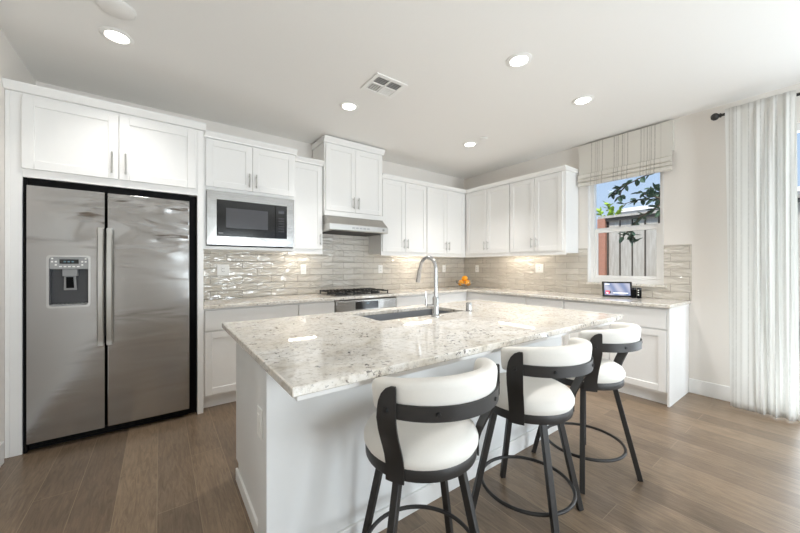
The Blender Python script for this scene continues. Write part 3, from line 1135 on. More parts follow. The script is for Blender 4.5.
for (qx, qy, tilt) in ((0, 0, .004), (1, 0, .004), (0, 1, .004), (1, 1, -.004)):
    ax0 = vx0 + b_ if qx == 0 else xm + .007
    ax1 = xm - .007 if qx == 0 else vx1 - b_
    ay0 = vy0 + b_ if qy == 0 else ym + .007
    ay1 = ym - .007 if qy == 0 else vy1 - b_
    n = 5
    for k in range(n):
        m = MB()
        if (qx, qy) != (0, 1):
            yy = ay0 + (k + .5) * (ay1 - ay0) / n
            m.prism([(ax0, yy - .0050, z0 + .003 - tilt * .5), (ax0, yy + .0050, z0 + .003 + tilt * .5), (ax0, yy + .0050, z0 + .0045 + tilt * .5), (ax0, yy - .0050, z0 + .0045 - tilt * .5)], (ax1 - ax0, 0, 0))
        else:
            xx = ax0 + (k + .5) * (ax1 - ax0) / n
            m.prism([(xx - .0055, ay0, z0 + .003), (xx + .0055, ay0, z0 + .003), (xx + .0055, ay0, z0 + .0045), (xx - .0055, ay0, z0 + .0045)], (0, ay1 - ay0, 0))
        m.build('louver', 'white_plastic', vt)

# ------------------------------------------------------------------ base cabinets
BD = .60


def base(label, P, u0, u1, drawers, doors, name='base_cabinet', group='white base cabinets', full=None, end=False):
    t_ = thing(name, label, 'cabinet', P((u0 + u1) / 2, BD / 2, 0), group)
    m = MB()
    wbox(m, P, u0 + .0005, u1 - .0005, .009, BD, .10, .8835)
    m.build('cabinet_body', 'cabinet_paint', t_)
    m = MB()
    wbox(m, P, u0 + .0005, u1 - .0005, .009, BD - .045, 0, .10)
    m.build('toe_kick', 'cabinet_paint', t_)
    for a, b in drawers:
        slab_front(P, a, b, .690, .868, BD + .02, parent=t_)
    for a, b in doors:
        shaker(P, a, b, .125, .678, BD + .02, parent=t_)
    if end:
        m = MB()
        wbox(m, P, u1, u1 + .018, .001, BD + .012, 0, .8835)
        m.build('end_panel', 'cabinet_paint', t_, bevel=.001, seg=1)
    return t_


base('white base cabinet between the refrigerator and the oven with a wide drawer over doors', PA, -3.957, -3.122, [(-3.945, -3.125)], [(-3.945, -3.54), (-3.537, -3.125)])
base('narrow white base cabinet directly left of the oven', PA, -3.120, -2.722, [(-3.117, -2.725)], [(-3.117, -2.725)])
base('white base cabinet directly right of the oven', PA, -1.897, -1.202, [(-1.894, -1.205)], [(-1.894, -1.568), (-1.565, -1.205)])
base('white base cabinet on the hood wall at the inside corner', PA, -1.200, -.6015, [(-1.197, -.66)], [(-1.197, -.66)])
base('white corner base cabinet under the fruit bowl on the window wall', PB, .6015, 1.578, [(.66, 1.575)], [(.66, 1.115), (1.118, 1.575)])
base('narrow white base cabinet near the middle of the window wall', PB, 1.580, 2.050, [(1.583, 2.047)], [(1.583, 2.047)])
base('white base cabinet under the window with finished end panel near the curtain', PB, 2.052, 2.973, [(2.056, 2.968)], [(2.056, 2.51), (2.513, 2.968)], end=True)

ov = thing('wall_oven', 'stainless steel oven built in under the gas cooktop', 'oven', (-2.326, -.3, .10))
MB().box(-2.718, -1.900, -.598, -.02, .10, .8835).build('case', 'black_plastic', ov)
p = MB().box(-2.718, -1.900, -.638, -.599, .742, .878).build('control_panel', 'stainless_flat', ov, bevel=.012, seg=3)
MB().box(-2.478, -2.175, -.640, -.637, .765, .850).build('display', 'black_glass', p)
MB().box(-2.335, -2.300, -.6405, -.639, .822, .834).build('clock', 'display_glow', p)
d = MB().box(-2.718, -1.900, -.630, -.599, .13, .735).build('door', 'stainless_flat', ov, bevel=.006)
MB().box(-2.60, -2.05, -.632, -.629, .25, .58).build('door_window', 'black_glass', d)
m = MB()
m.tube([(-2.64, -.675, .675), (-2.01, -.675, .675)], .011, 12)
for x in (-2.60, -2.05):
    m.tube([(x, -.629, .675), (x, -.675, .675)], .008, 8)
m.build('handle', 'brushed_nickel', d, smooth=True)

# worktop along both walls
CD = .647
m = MB()
CT0, CT1 = .8840, .914
m.prism([(-3.958, -.0085, CT0), (-3.958, -CD, CT0), (-CD, -CD, CT0), (-CD, -3.006, CT0), (-.0085, -3.006, CT0), (-.0085, -.0085, CT0)], (0, 0, CT1 - CT0))
tag(m.build('worktop', 'granite', bevel=.004), 'L shaped speckled granite worktop running along both walls', 'countertop')

# gas cooktop
ck = thing('gas_cooktop', 'black gas cooktop with cast iron grates on the back worktop', 'cooktop', (-2.326, -.33, .914))
MB().box(-2.70, -1.945, -.585, -.075, .9145, .924).build('tray', 'stainless_flat', ck, bevel=.004)
for i, x in enumerate((-2.566, -2.330, -2.094)):
    for yy in (-.45, -.20):
        m = MB()
        m.lathe([(.055, .924), (.05, .934), (.032, .936), (.03, .944), (.0005, .946)], (x, yy, 0), 20)
        m.build('burner', 'cast_iron', ck, smooth=True)
for x in (-2.566, -2.330, -2.094):
    m = MB()
    w = .112
    z = .955
    for yy in (-.55, -.33, -.11):
        m.tube([(x - w, yy, z), (x + w, yy, z)], .005, square=True)
    for xx in (x - w, x + w):
        m.tube([(xx, -.55, z), (xx, -.11, z)], .005, square=True)
    for xx in (x - w, x + w):
        for yy in (-.55, -.33, -.11):
            m.tube([(xx, yy, z + .010), (xx, yy, .924)], .005, square=True)
    for k in range(5):
        xx = x - w + 2 * w * (k + .5) / 5
        m.prism([(xx - .004, -.52, z + .004), (xx - .004, -.50, z + .012), (xx - .004, -.36, z + .012), (xx - .004, -.34, z + .004)], (.008, 0, 0))
        m.prism([(xx - .004, -.32, z + .004), (xx - .004, -.30, z + .012), (xx - .004, -.16, z + .012), (xx - .004, -.12, z + .004)], (.008, 0, 0))
    m.build('grate', 'cast_iron', ck)

# wall outlets
def outlet(P, u, z, label, w=.072, d=.009):
    t_ = thing('wall_outlet', label, 'outlet', P(u, d, z), 'white wall outlets on the backsplash')
    m = MB()
    wbox(m, P, u - w / 2, u + w / 2, d - .0005, d + .006, z - .058, z + .058)
    m.build('plate', 'white_plastic', t_, bevel=.003)
    m = MB()
    wbox(m, P, u - .017, u + .017, d + .006, d + .009, z - .034, z + .034)
    m.build('socket', 'white_plastic', t_, bevel=.001)
    m = MB()
    for zz in (z - .017, z + .017):
        wbox(m, P, u - .008, u - .005, d + .0085, d + .0095, zz - .005, zz + .005)
        wbox(m, P, u + .005, u + .008, d + .0085, d + .0095, zz - .005, zz + .005)
    m.build('slot', 'black_plastic', t_)


outlet(PA, -3.72, 1.215, 'white outlet on the back tiles beneath the microwave', .115)
outlet(PA, -2.854, 1.215, 'white outlet on the back tiles just left of the cooktop')
outlet(PA, -1.739, 1.215, 'white outlet on the back tiles just right of the cooktop')
outlet(PA, -.496, 1.215, 'white outlet on the back tiles behind the faucet side of the fruit bowl')
outlet(PB, .294, 1.215, 'white outlet on the window wall tiles right beside the fruit bowl')
outlet(PB, 1.40, 1.225, 'wider white outlet plate on the window wall tiles below the upper cabinets', .115)

# ------------------------------------------------------------------ island
isl = thing('kitchen_island', 'white kitchen island base below the granite top with bar stools', 'kitchen island', (-2.85, -2.2, 0))
IX0, IX1 = -3.89, -1.745
m = MB()
m.box(IX0, IX1, -2.454, -1.74, .10, .64).box(IX0, IX0 + .02, -2.454, -1.74, .64, .8835).box(IX1 - .02, IX1, -2.454, -1.74, .64, .8835)
m.box(IX0 + .02, IX1 - .02, -2.454, -2.434, .64, .8835).box(IX0 + .02, IX1 - .02, -1.76, -1.74, .64, .8835).box(IX0, IX1, -2.454, -1.81, 0, .10)
# only a rim under the stone, so the sink bowl has room
b_ = m.build('cabinet_body', 'island_paint', isl)
m = MB()
m.box(-3.93, -1.72, -2.595, -2.455, 0, .8565)
m.build('half_wall', 'island_paint', isl)
m = MB()
m.box(-3.945, -1.705, -2.610, -2.595, 0, .095).box(-3.945, -3.93, -2.595, -2.440, 0, .095).box(-1.72, -1.705, -2.595, -2.455, 0, .095)
m.box(-3.902, IX0, -2.440, -1.79, 0, .07)
m.build('baseboard', 'trim_paint', isl, bevel=.003)
m = MB()
m.box(-3.935, -1.70, -2.955, -2.4555, .8568, .8835)
m.build('support_board', 'trim_paint', isl, bevel=.002)
n = 5
wdt = (IX1 - IX0) / n
PI_ = lambda u, d, z: (u, -1.74 + d, z)
for k in range(n):
    shaker(PI_, IX0 + k * wdt + .002, IX0 + (k + 1) * wdt - .002, .125, .85, .02, parent=isl)
# outlet on the end of the half wall
ol = thing('island_outlet', 'white outlet plate on the end of the island half wall', 'outlet', (-3.93, -2.50, .63))
MB().box(-3.9365, -3.930, -2.538, -2.468, .562, .682).build('plate', 'white_plastic', ol, bevel=.003)
MB().box(-3.9395, -3.9365, -2.520, -2.486, .588, .656).build('socket', 'white_plastic', ol, bevel=.001)

# island stone top with the sink cut-out
TX0, TX1, TY0, TY1 = -3.96, -1.64, -2.99, -1.685
SX0, SX1, SY0, SY1 = -3.150, -2.360, -2.190, -1.790
m = MB()
bm = m.bm
xs = [TX0, SX0, SX1, TX1]
ys = [TY0, SY0, SY1, TY1]
gv = {}
for zi, z in enumerate((CT0, CT1)):
    for i, x in enumerate(xs):
        for j, yv in enumerate(ys):
            gv[(i, j, zi)] = bm.verts.new((x, yv, z))
for i in range(3):
    for j in range(3):
        if i == 1 and j == 1:
            continue
        for zi in (0, 1):
            bm.faces.new([gv[(i, j, zi)], gv[(i + 1, j, zi)], gv[(i + 1, j + 1, zi)], gv[(i, j + 1, zi)]])
for i in range(3):
    for j in (0, 3):
        bm.faces.new([gv[(i, j, 0)], gv[(i + 1, j, 0)], gv[(i + 1, j, 1)], gv[(i, j, 1)]])
        bm.faces.new([gv[(j, i, 0)], gv[(j, i + 1, 0)], gv[(j, i + 1, 1)], gv[(j, i, 1)]])
for a, b in (((1, 1), (2, 1)), ((2, 1), (2, 2)), ((2, 2), (1, 2)), ((1, 2), (1, 1))):
    bm.faces.new([gv[(*a, 0)], gv[(*b, 0)], gv[(*b, 1)], gv[(*a, 1)]])
tag(m.build('island_countertop', 'granite', bevel=.004), 'large speckled granite slab topping the island with a sink cut out', 'countertop')

# undermount sink
sk = thing('sink', 'undermount stainless sink set in the island countertop', 'sink', ((SX0 + SX1) / 2, (SY0 + SY1) / 2, .66))
m = MB()
e = .012
zt, zb_ = .8836, .668
m.box(SX0 - e, SX0, SY0 - e, SY1 + e, zb_, zt).box(SX1, SX1 + e, SY0 - e, SY1 + e, zb_, zt)
m.box(SX0, SX1, SY0 - e, SY0, zb_, zt).box(SX0, SX1, SY1, SY1 + e, zb_, zt)
m.box(SX0 - e, SX1 + e, SY0 - e, SY1 + e, zb_ - .01, zb_)
m.build('bowl', 'sink_steel', sk)
MB().lathe([(.0005, zb_ + .001), (.042, zb_ + .001), (.045, zb_ + .004), (.034, zb_ + .002), (.0005, zb_ + .002)], ((SX0 + SX1) / 2, (SY0 + SY1) / 2, 0), 24).build('drain', 'chrome', sk, smooth=True)

# faucet
FX, FY = -2.748, -2.262
fa = thing('faucet', 'tall chrome gooseneck kitchen faucet behind the island sink', 'faucet', (FX, FY, .914))
m = MB()
m.lathe([(.0005, .0005), (.030, .0005), (.030, .006), (.024, .012), (.0215, .02), (.0215, .125), (.017, .135), (.0005, .136)], (FX, FY, .914), 24)
m.build('base', 'chrome', fa, smooth=True)
m = MB()
pts = [(FX, FY, 1.04), (FX, FY, 1.14)]
R_ = .080
for k in range(15):
    a = pi * k / 14 * .93
    pts.append((FX, FY + R_ - R_ * cos(a), 1.238 + R_ * sin(a)))
lx = pts[-1]
pts.append((FX, lx[1] + .012, lx[2] - .03))
m.tube(pts, .0125, 14)
m.build('spout', 'chrome', fa, smooth=True)
m = MB()
e0 = Vector(pts[-1])
m.tube([e0, e0 + Vector((0, .012, -.05)), e0 + Vector((0, .020, -.085))], [.0145, .0165, .0165], 14)
m.build('spray_head', 'chrome', fa, smooth=True)
m = MB()
m.tube([(FX, FY, .985), (FX - .05, FY + .03, .985)], .014, 12)
m.tube([(FX - .05, FY + .03, .985), (FX - .056, FY + .034, .99), (FX - .060, FY + .036, 1.085)], [.008, .007, .005], 10)
m.build('lever', 'chrome', fa, smooth=True)

AX, AY = -2.375, -2.225
ag = thing('air_gap', 'short chrome air gap cap on the island right of the faucet', 'air gap', (AX, AY, .914))
MB().lathe([(.0005, .0005), (.026, .0005), (.026, .004), (.020, .008), (.0005, .009)], (AX, AY, .914), 20).build('base', 'chrome', ag, smooth=True)
MB().lathe([(.022, .008), (.022, .060), (.019, .066), (.0005, .067)], (AX, AY, .914), 20).build('cap', 'chrome', ag, smooth=True)

# ------------------------------------------------------------------ bar stools
def make_stool():
    root = thing('bar_stool', 'x', 'bar stool', (0, 0, 0), 'white and black swivel bar stools at the island')
    # swivel seat, facing +y, back at -y
    m = MB()
    RR = .212
    m.lathe([(RR - .017, .552), (RR - .001, .552), (RR + .001, .557), (RR + .001, .588), (RR - .001, .592), (RR - .027, .592), (RR - .027, .570), (RR - .017, .566)], n=56)
    m.build('seat_ring', 'black_metal', root, smooth=True)
    m = MB()
    m.lathe([(.0005, .575), (.165, .575), (.165, .560), (.06, .548), (.06, .535), (.0005, .535)], n=36)
    m.build('swivel_plate', 'black_metal', root, smooth=True)
    m = MB()
    m.lathe([(.0005, .588), (.195, .588), (.211, .592), (.219, .606), (.219, .624), (.208, .646), (.182, .660), (.13, .671), (.07, .675), (.0005, .676)], n=56)
    m.build('seat_cushion', 'upholstery', root, smooth=True)
    OFF = -.030                      # the back arc sits a little behind the seat centre
    # backrest pad
    m = MB()
    rs = []
    a0, a1, n = 191, 349, 48
    for k in range(n + 1):
        a = radians(a0 + (a1 - a0) * k / n)
        dist = min(k, n - k) / n * radians(a1 - a0) * .235
        q = min(1.0, dist / .03)
        s = math.sqrt(max(0.0, 1 - (1 - q) ** 2)) * .8 + .2
        ring = []
        for i in range(20):
            b = 2 * pi * i / 20
            cu, cv = cos(b), sin(b)
            pu = math.copysign(abs(cu) ** .62, cu) * .031 * s
            pv = math.copysign(abs(cv) ** .55, cv) * .057 * (s * .35 + .65)
            rr = .232 + pu + .006 * (pv / .057)
            zc = .857 - .020 * (2 * k / n - 1) ** 2
            ring.append((rr * cos(a), OFF + rr * sin(a), zc + pv * (1 - .07 * (2 * k / n - 1) ** 2)))
        rs.append(ring)
    m.rings(rs)
    m.build('backrest_pad', 'upholstery', root, smooth=True)

    def arcplate(aa, bb, r0, r1, z0, z1, n=30):
        m = MB()
        rs = []
        for k in range(n + 1):
            a = radians(aa + (bb - aa) * k / n)
            c_, s_ = cos(a), sin(a)
            rs.append([(r0 * c_, OFF + r0 * s_, z0), (r1 * c_, OFF + r1 * s_, z0), (r1 * c_, OFF + r1 * s_, z1), (r0 * c_, OFF + r0 * s_, z1)])
        m.rings(rs)
        return m
    band = arcplate(213, 327, .263, .269, .788, .835).build('back_band', 'black_metal', root, smooth=True)
    for a in (244, 296):
        a = radians(a)
        c_, s_ = cos(a), sin(a)
        MB().tube([(.268 * c_, OFF + .268 * s_, .812), (.274 * c_, OFF + .274 * s_, .812)], [.008, .006], 10).build('bolt', 'cast_iron', band, smooth=True)
    for sgn in (-1, 1):
        m = MB()
        rs = []
        # height, blend from seat ring (0) to back arc (1), half widths outward and inward
        prof = [(.545, 0, .034, .034), (.60, .0, .034, .034), (.635, .14, .035, .033), (.67, .36, .036, .032), (.705, .60, .037, .031), (.74, .82, .038, .031),
                (.782, 1, .038, .031), (.81, 1, .036, .031), (.838, 1, .031, .031), (.862, 1, .020, .031), (.880, 1, .004, .031), (.889, 1, -.014, .029)]
        for z, f, wo, wi in prof:
            ring = []
            nn = 4
            rows = []
            for k in range(nn + 1):
                w = -wo + (wo + wi) * k / nn
                ab = radians(270 + sgn * 57) - sgn * w / .22
                at = radians(270 + sgn * 60) - sgn * w / .27
                for dr in (0, .007):
                    pb = Vector(((RR + .002 + dr) * cos(ab), (RR + .002 + dr) * sin(ab), z))
                    pt = Vector(((.270 + dr) * cos(at), OFF + (.270 + dr) * sin(at), z))
                    rows.append(pb.lerp(pt, f))
            ring = rows[0::2] + rows[1::2][::-1]
            rs.append(ring)
        m.rings(rs)
        up = m.build('upright', 'black_metal', root, smooth=True)
        a = radians(270 + sgn * 60)
        c_, s_ = cos(a), sin(a)
        MB().tube([(.277 * c_, OFF + .277 * s_, .814), (.284 * c_, OFF + .284 * s_, .814)], [.008, .006], 10).build('bolt', 'cast_iron', up, smooth=True)
    for k in range(4):
        m = MB()
        m.tube([(.292, 0, 0.001), (.16, 0, .548)], .0135, square=True)
        lg = m.build('leg', 'black_metal', root, bevel=.002, seg=1)
        lg['spin'] = k * 90.0
    m = MB()
    m.tube([(.220 * cos(2 * pi * k / 64), .220 * sin(2 * pi * k / 64), .160) for k in range(64)], .0085, 10, closed=True)
    m.build('footrest_ring', 'black_metal', root, smooth=True)
    return root


def copy_tree(o, parent=None):
    c_ = o.copy()
    COL.objects.link(c_)
    c_.parent = parent
    for ch in list(o.children):
        copy_tree(ch, c_)
    return c_


proto = make_stool()
stools = [(-3.444, -2.934, -6, 22, 'white and black bar stool nearest the viewer at the left end of the row'),
          (-2.762, -2.952, -11, -31, 'middle bar stool of the three between the other two'),
          (-2.110, -2.935, 1, -66.6, 'bar stool farthest from the viewer closest to the window wall cabinets')]
roots = [proto] + [copy_tree(proto) for _ in stools[1:]]
for (x, y, face, leg0, lab), r in zip(stools, roots):
    r.location = (x, y, 0)
    r.rotation_euler = (0, 0, radians(face))
    r['label'] = lab
    for ch in r.children:
        if 'spin' in ch:
            ch.rotation_euler = (0, 0, radians(leg0 - face + ch['spin']))
for r in roots:
    for ch in r.children:
        if 'spin' in ch:
            del ch['spin']

# ------------------------------------------------------------------ roman shade, curtain
sh = thing('roman_shade', 'striped off white roman shade raised above the kitchen window', 'window shade', (-.05, -2.42, 2.22))
SYL, SYR = -1.955, -2.876
m = MB()
# front cloth and its bottom folds, as one profile swept along the window (x outward, z)
prof = [(-.060, 2.742), (-.066, 2.385), (-.088, 2.372), (-.084, 2.335), (-.070, 2.328), (-.094, 2.312), (-.090, 2.290), (-.074, 2.284), (-.098, 2.268), (-.094, 2.240), (-.076, 2.232)]
n = 36
for k in range(n):
    ya = SYL + (SYR - SYL) * k / n
    yb = SYL + (SYR - SYL) * (k + 1) / n
    for i in range(len(prof) - 1):
        (xa, za), (xb, zb2) = prof[i], prof[i + 1]
        q = [m.bm.verts.new(v) for v in ((xa, ya, za), (xa, yb, za), (xb, yb, zb2), (xb, ya, zb2))]
        m.bm.faces.new(q)
bmesh.ops.remove_doubles(m.bm, verts=m.bm.verts[:], dist=.00005)
m.build('shade_cloth', 'shade_cloth', sh, solid=.003)
m = MB()
m.box(-.058, -.001, SYR + .004, SYL - .004, 2.70, 2.742)
m.build('headrail', 'shade_cloth', sh)
m = MB()
for yv in (SYR, SYL):
    m.box(-.058, -.001, yv - .002, yv + .002, 2.44, 2.742)
m.build('side_return', 'shade_cloth', sh)

rd_ = thing('curtain_rod', 'dark bronze curtain rod with knob finial at the ceiling', 'curtain rod', (-.12, -4.2, 2.655))
RX, RZ = -.115, 2.640
MB().tube([(RX, -3.245, RZ), (RX, -6.6, RZ)], .0125, 12).build('pole', 'black_metal', rd_, smooth=True)
m = MB()
m.lathe([(.0005, .075), (.018, .072), (.030, .058), (.033, .045), (.030, .032), (.02, .020), (.015, .016), (.020, .012), (.020, .004), (.014, 0), (.0005, 0)], (RX, -3.245, RZ), 20, 'y')
m.build('finial', 'black_metal', rd_, smooth=True)
m = MB()
for yv in (-3.30, -6.5):
    m.box(RX - .004, -.001, yv - .008, yv + .008, RZ - .024, RZ - .012).box(-.006, -.001, yv - .02, yv + .02, RZ - .05, RZ + .03)
m.build('bracket', 'black_metal', rd_)

m = MB()
nu, nv = 200, 44
grid = []
for j in range(nv + 1):
    f = j / nv                       # 0 top .. 1 bottom
    z = 2.672 - f * (2.672 - .012)
    row = []
    for i in range(nu + 1):
        s = i / nu
        yv = -3.272 - s * (.410 + .02 * f) - .035 * f * (1 - s)
        k = max(0.0, min(1.0, (s - .36) / .12))
        k = k * k * (3 - 2 * k)
        op_ = .4 + .6 * min(1, f * 5)
        # left part hangs nearly flat, right part gathers into deep folds
        xo = (1 - k) * .005 * sin(2 * pi * 5 * s + 1.5 * f) + k * op_ * (.024 * sin(2 * pi * (5.2 * s + .25 * sin(3 * f)) + 1.0) + .008 * sin(2 * pi * 12.3 * s + 2 * f))
        xo += .008 * sin(5 * s + 3 * f) * f
        if f < .035:
            xo *= .5
        row.append(m.bm.verts.new((RX - .038 + xo - .01 * f, yv, z)))
    grid.append(row)
for j in range(nv):
    for i in range(nu):
        m.bm.faces.new((grid[j][i], grid[j][i + 1], grid[j + 1][i + 1], grid[j + 1][i]))
cu = m.build('curtain', 'sheer_cloth', smooth=True, solid=.0015)
tag(cu, 'long sheer white striped curtain hanging in front of the sliding door', 'curtain')

# ------------------------------------------------------------------ things on the worktop
BX, BY = -.445, -.41
fb = thing('fruit_bowl', 'clear glass footed bowl of oranges at the corner of the worktop', 'bowl', (BX, BY, .914))
m = MB()
m.lathe([(.0005, .0005), (.062, .0005), (.066, .006), (.05, .014), (.03, .018), (.03, .022), (.055, .026), (.095, .046), (.125, .084), (.135, .118), (.130, .118), (.120, .084), (.09, .050), (.05, .031), (.0005, .029)], (BX, BY, .914), 40)
bowl = m.build('bowl', 'pane_glass', fb, smooth=True)
op = [(-.0665, .004, .084), (-.004, -.0665, .084), (.0665, -.004, .084), (.004, .0665, .084), (.004, -.004, .150)]
olab = ['front left orange in the glass bowl', 'front right orange in the glass bowl', 'back right orange in the glass bowl', 'back left orange in the glass bowl',
        'orange on top of the pile in the glass bowl']
proto_o = None
for i, (a, b, c) in enumerate(op):
    if proto_o is None:
        m = MB()
        R0 = .0465
        prof = [(max(.0005, R0 * sin(pi * k / 14)), -R0 * cos(pi * k / 14) * .95) for k in range(15)]
        m.lathe(prof, (0, 0, 0), 22)
        o = m.build('orange', 'orange_peel', smooth=True)
        st = MB().lathe([(.0005, R0 * .93), (.004, R0 * .93), (.003, R0 * .97), (.0005, R0 * .97)], (0, 0, 0), 8).build('stem', 'orange_stem', o)
        proto_o = o
    else:
        o = copy_tree(proto_o)
    o.location = (BX + a, BY + b, .914 + c)
    o.rotation_euler = (random.uniform(-.6, .6), random.uniform(-.6, .6), random.uniform(0, 6))
    tag(o, olab[i], 'orange', 'oranges in the glass bowl')

# smart display
tb = thing('tablet', 'small smart display with lit lavender screen propped below the window', 'tablet', (0, 0, 0))
m = MB()
m.box(-.142, .142, -.006, .006, 0, .172)
m.build('bezel', 'black_glass', tb, bevel=.005)
scr = MB().box(-.122, .122, -.0075, -.006, .018, .154).build('screen', 'lit_screen', tb)
MB().box(-.112, -.072, -.0085, -.0075, .030, .068).build('icon', 'icon_red', scr)
MB().box(-.104, -.086, -.0092, -.0085, .036, .050).build('icon', 'icon_white', scr)
MB().box(-.074, -.062, -.0088, -.0075, .038, .066).build('icon', 'icon_dark', scr)
m = MB()
m.box(-.04, .10, -.0083, -.0075, .040, .046)
m.build('text_line', 'icon_white', scr)
MB().box(-.114, -.07, -.0083, -.0075, .138, .144).build('text_line', 'icon_white', scr)
m = MB()
m.prism([(-.05, .006, .10), (-.05, .006, .085), (-.05, .070, .0185), (-.05, .080, .0210)], (.1, 0, 0))
m.build('stand', 'black_plastic', tb)
tb.location = (-.185, -2.425, .9160)
tb.rotation_euler = (radians(-14), 0, radians(-58))
# black shakers beside it
for (x, y, lab) in ((-.135, -2.565, 'small black canister right next to the tablet on the worktop'), (-.135, -2.612, 'small black canister with pale label further right of the tablet')):
    t_ = thing('canister', lab, 'canister', (x, y, .914), 'black canisters beside the tablet')
    MB().lathe([(.0005, .0005), (.021, .0005), (.022, .004), (.022, .088), (.0005, .088)], (x, y, .914), 20).build('body', 'black_plastic', t_, smooth=True)
    MB().lathe([(.0005, .088), (.0215, .088), (.0215, .106), (.018, .110), (.0005, .110)], (x, y, .914), 20).build('lid', 'black_glass', t_, smooth=True)
    if y < -2.6:
        m = MB()
        for z in (.945, .972, .995):
            m.box(x - .0235, x - .0215, y - .006, y + .006, z, z + .010)
        m.build('sticker', 'white_plastic', t_)

# ------------------------------------------------------------------ outside
struct(MB().box(T + .01, 14, -12, 8, -.25, -.05).build('ground', 'soil'), 'bare ground outside the window')
FXX = 2.0
fe = thing('wooden_fence', 'weathered grey board fence outside the kitchen window', 'fence', (FXX, -2.5, -.05))
m = MB()
y = -1.50
k = 0
random.seed(3)
while y > -7.0:
    w = .150
    m.box(FXX + random.uniform(0, .012), FXX + .025, y - w, y, -.05, 2.08)
    y -= w + .028
m.build('board_panel', 'fence_wood', fe)
m = MB()
m.box(FXX + .03, FXX + .05, -7.0, -1.40, -.05, 2.06)
m.build('backing', 'fence_dark', fe)
MB().box(FXX - .05, FXX + .06, -7.0, -1.34, 2.085, 2.125).build('cap_rail', 'fence_wood', fe)
MB().box(FXX - .03, FXX - .001, -7.0, -1.46, 2.03, 2.083).build('top_rail', 'fence_dark', fe)
MB().box(FXX - .06, FXX + .03, -1.455, -1.335, -.05, 2.08).build('post', 'red_wood', fe, bevel=.004)

# neighbouring house: low white parapet and wall
hs = thing('neighbor_house', 'pale neighbouring house rising over the fence', 'house', (10.5, -1.5, -.05))
MB().box(9.0, 12.5, -8.0, .45, -.05, 3.05).build('wall', 'house_wall', hs)
m = MB()
m.box(8.85, 12.6, -8.1, .85, 3.05, 3.16)
m.build('fascia', 'house_trim', hs)
m = MB()
m.prism([(8.8, .9, 3.16), (8.8, -8.2, 3.16), (9.6, -8.2, 3.40), (9.6, .9, 3.40)], (3.0, 0, .02))
m.build('roof', 'house_trim', hs)


def leaf(bm, p, d, up, L, W):
    d = d.normalized()
    s = d.cross(up)
    if s.length < .01:
        s = d.cross(Vector((1, 0, 0)))
    s.normalize()
    nrm = s.cross(d)
    pts = [p, p + d * L * .3 + s * W + nrm * .008, p + d * L * .7 + s * W * .8 + nrm * .006, p + d * L, p + d * L * .7 - s * W * .8 + nrm * .006, p + d * L * .3 - s * W + nrm * .008]
    c_ = p + d * L * .5 - nrm * .006
    vs = [bm.verts.new(v) for v in pts]
    vc = bm.verts.new(c_)
    for i in range(6):
        bm.faces.new((vs[i], vs[(i + 1) % 6], vc))


def tree(name, label, trunk, branches, mat, seed, L=.11, W=.026, per=1.0, cat='tree', group=None):
    random.seed(seed)
    t_ = thing(name, label, cat, trunk[0], group)
    m = MB()
    m.tube(trunk, [.05 - .03 * i / (len(trunk) - 1) for i in range(len(trunk))], 10)
    lf = MB()
    for br in branches:
        pts = [Vector(p) for p in br]
        m.tube(pts, [.013 - .009 * i / (len(pts) - 1) for i in range(len(pts))], 7)
        for i in range(len(pts) - 1):
            a, b = pts[i], pts[i + 1]
            cnt = int((b - a).length / .022 * per)
            for k in range(cnt):
                p = a.lerp(b, random.random())
                d = (b - a).normalized() * .6 + Vector((random.gauss(0, .6), random.gauss(0, .6), random.gauss(0, .55)))
                if i == 0 and len(pts) > 3 and random.random() < .5:
                    continue
                leaf(lf.bm, p, d, Vector((0, 0, 1)) + Vector((random.gauss(0, .4), random.gauss(0, .4), 0)), L * random.uniform(.7, 1.15), W * random.uniform(.8, 1.2))
    m.build('trunk', 'bark', t_, smooth=True)
    lf.build('foliage', mat, t_)
    return t_


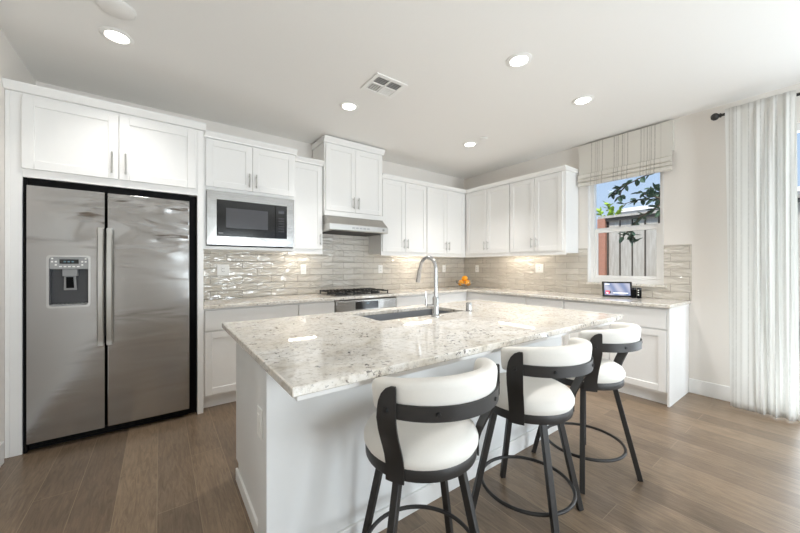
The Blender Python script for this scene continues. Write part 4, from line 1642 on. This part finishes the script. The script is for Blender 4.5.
tree('garden_tree', 'leafy dark green tree with branches reaching across the window view',
     [(1.25, -3.35, -.05), (1.27, -3.32, .9), (1.22, -3.28, 1.7), (1.25, -3.3, 2.5), (1.2, -3.25, 3.0)],
     [[(1.23, -3.28, 2.0), (1.2, -2.9, 2.12), (1.2, -2.45, 2.16), (1.2, -2.2, 2.20), (1.18, -2.0, 2.16)],
      [(1.2, -2.6, 2.15), (1.22, -2.45, 2.26), (1.2, -2.33, 2.34)],
      [(1.2, -2.45, 2.16), (1.15, -2.35, 2.22), (1.15, -2.25, 2.26)],
      [(1.23, -3.27, 2.6), (1.2, -2.6, 2.62), (1.2, -2.2, 2.50), (1.2, -2.0, 2.42), (1.2, -1.90, 2.36)],
      [(1.2, -2.05, 2.45), (1.2, -1.97, 2.36), (1.2, -1.95, 2.27)],
      [(1.22, -3.3, 1.8), (1.2, -2.8, 1.98), (1.2, -2.5, 2.02), (1.2, -2.3, 2.04)],
      [(1.2, -2.5, 2.12), (1.2, -2.2, 1.95), (1.2, -2.1, 1.80), (1.2, -2.09, 1.62)],
      [(1.2, -2.15, 1.80), (1.2, -2.05, 1.76), (1.2, -1.98, 1.66)], [(1.2, -2.1, 1.78), (1.2, -2.12, 1.68), (1.2, -2.14, 1.58)],
      [(1.2, -2.0, 2.44), (1.18, -1.93, 2.38), (1.2, -1.86, 2.36), (1.2, -1.84, 2.30)], [(1.2, -2.4, 2.2), (1.2, -2.3, 2.28), (1.2, -2.18, 2.30)],
      [(1.22, -3.25, 1.75), (1.2, -2.8, 1.76), (1.2, -2.47, 1.72)]],
     'leaf_dark', 11, L=.12, W=.034, per=.95)
tree('garden_bush', 'yellow green shrub top beyond the end of the fence',
     [(2.9, -1.25, -.05), (2.9, -1.22, 1.2), (2.9, -1.2, 2.1)],
     [[(2.9, -1.2, 1.9), (2.9, -1.17, 2.3), (2.9, -1.12, 2.5)], [(2.9, -1.2, 1.9), (2.9, -1.3, 2.25), (2.9, -1.36, 2.42)], [(2.9, -1.2, 1.95), (2.9, -1.2, 2.4)], [(2.9, -1.2, 1.8), (2.85, -1.05, 2.2), (2.9, -1.0, 2.35)]],
     'leaf_lime', 5, L=.13, W=.035, per=1.3, cat='shrub')
tree('garden_hedge', 'dark green bush outside the sliding door at the right edge',
     [(1.35, -4.6, -.05), (1.35, -4.6, 1.0), (1.35, -4.6, 2.0)],
     [[(1.35, -4.6, .6 + .25 * k), (1.35 + .2 * sin(k * 2.4), -4.6 + .35 * cos(k * 2.4), .8 + .28 * k), (1.35 + .4 * sin(k * 2.4), -4.6 + .7 * cos(k * 2.4), 1.0 + .28 * k)] for k in range(9)],
     'leaf_dark', 8, L=.16, W=.05, per=2.0, cat='shrub')
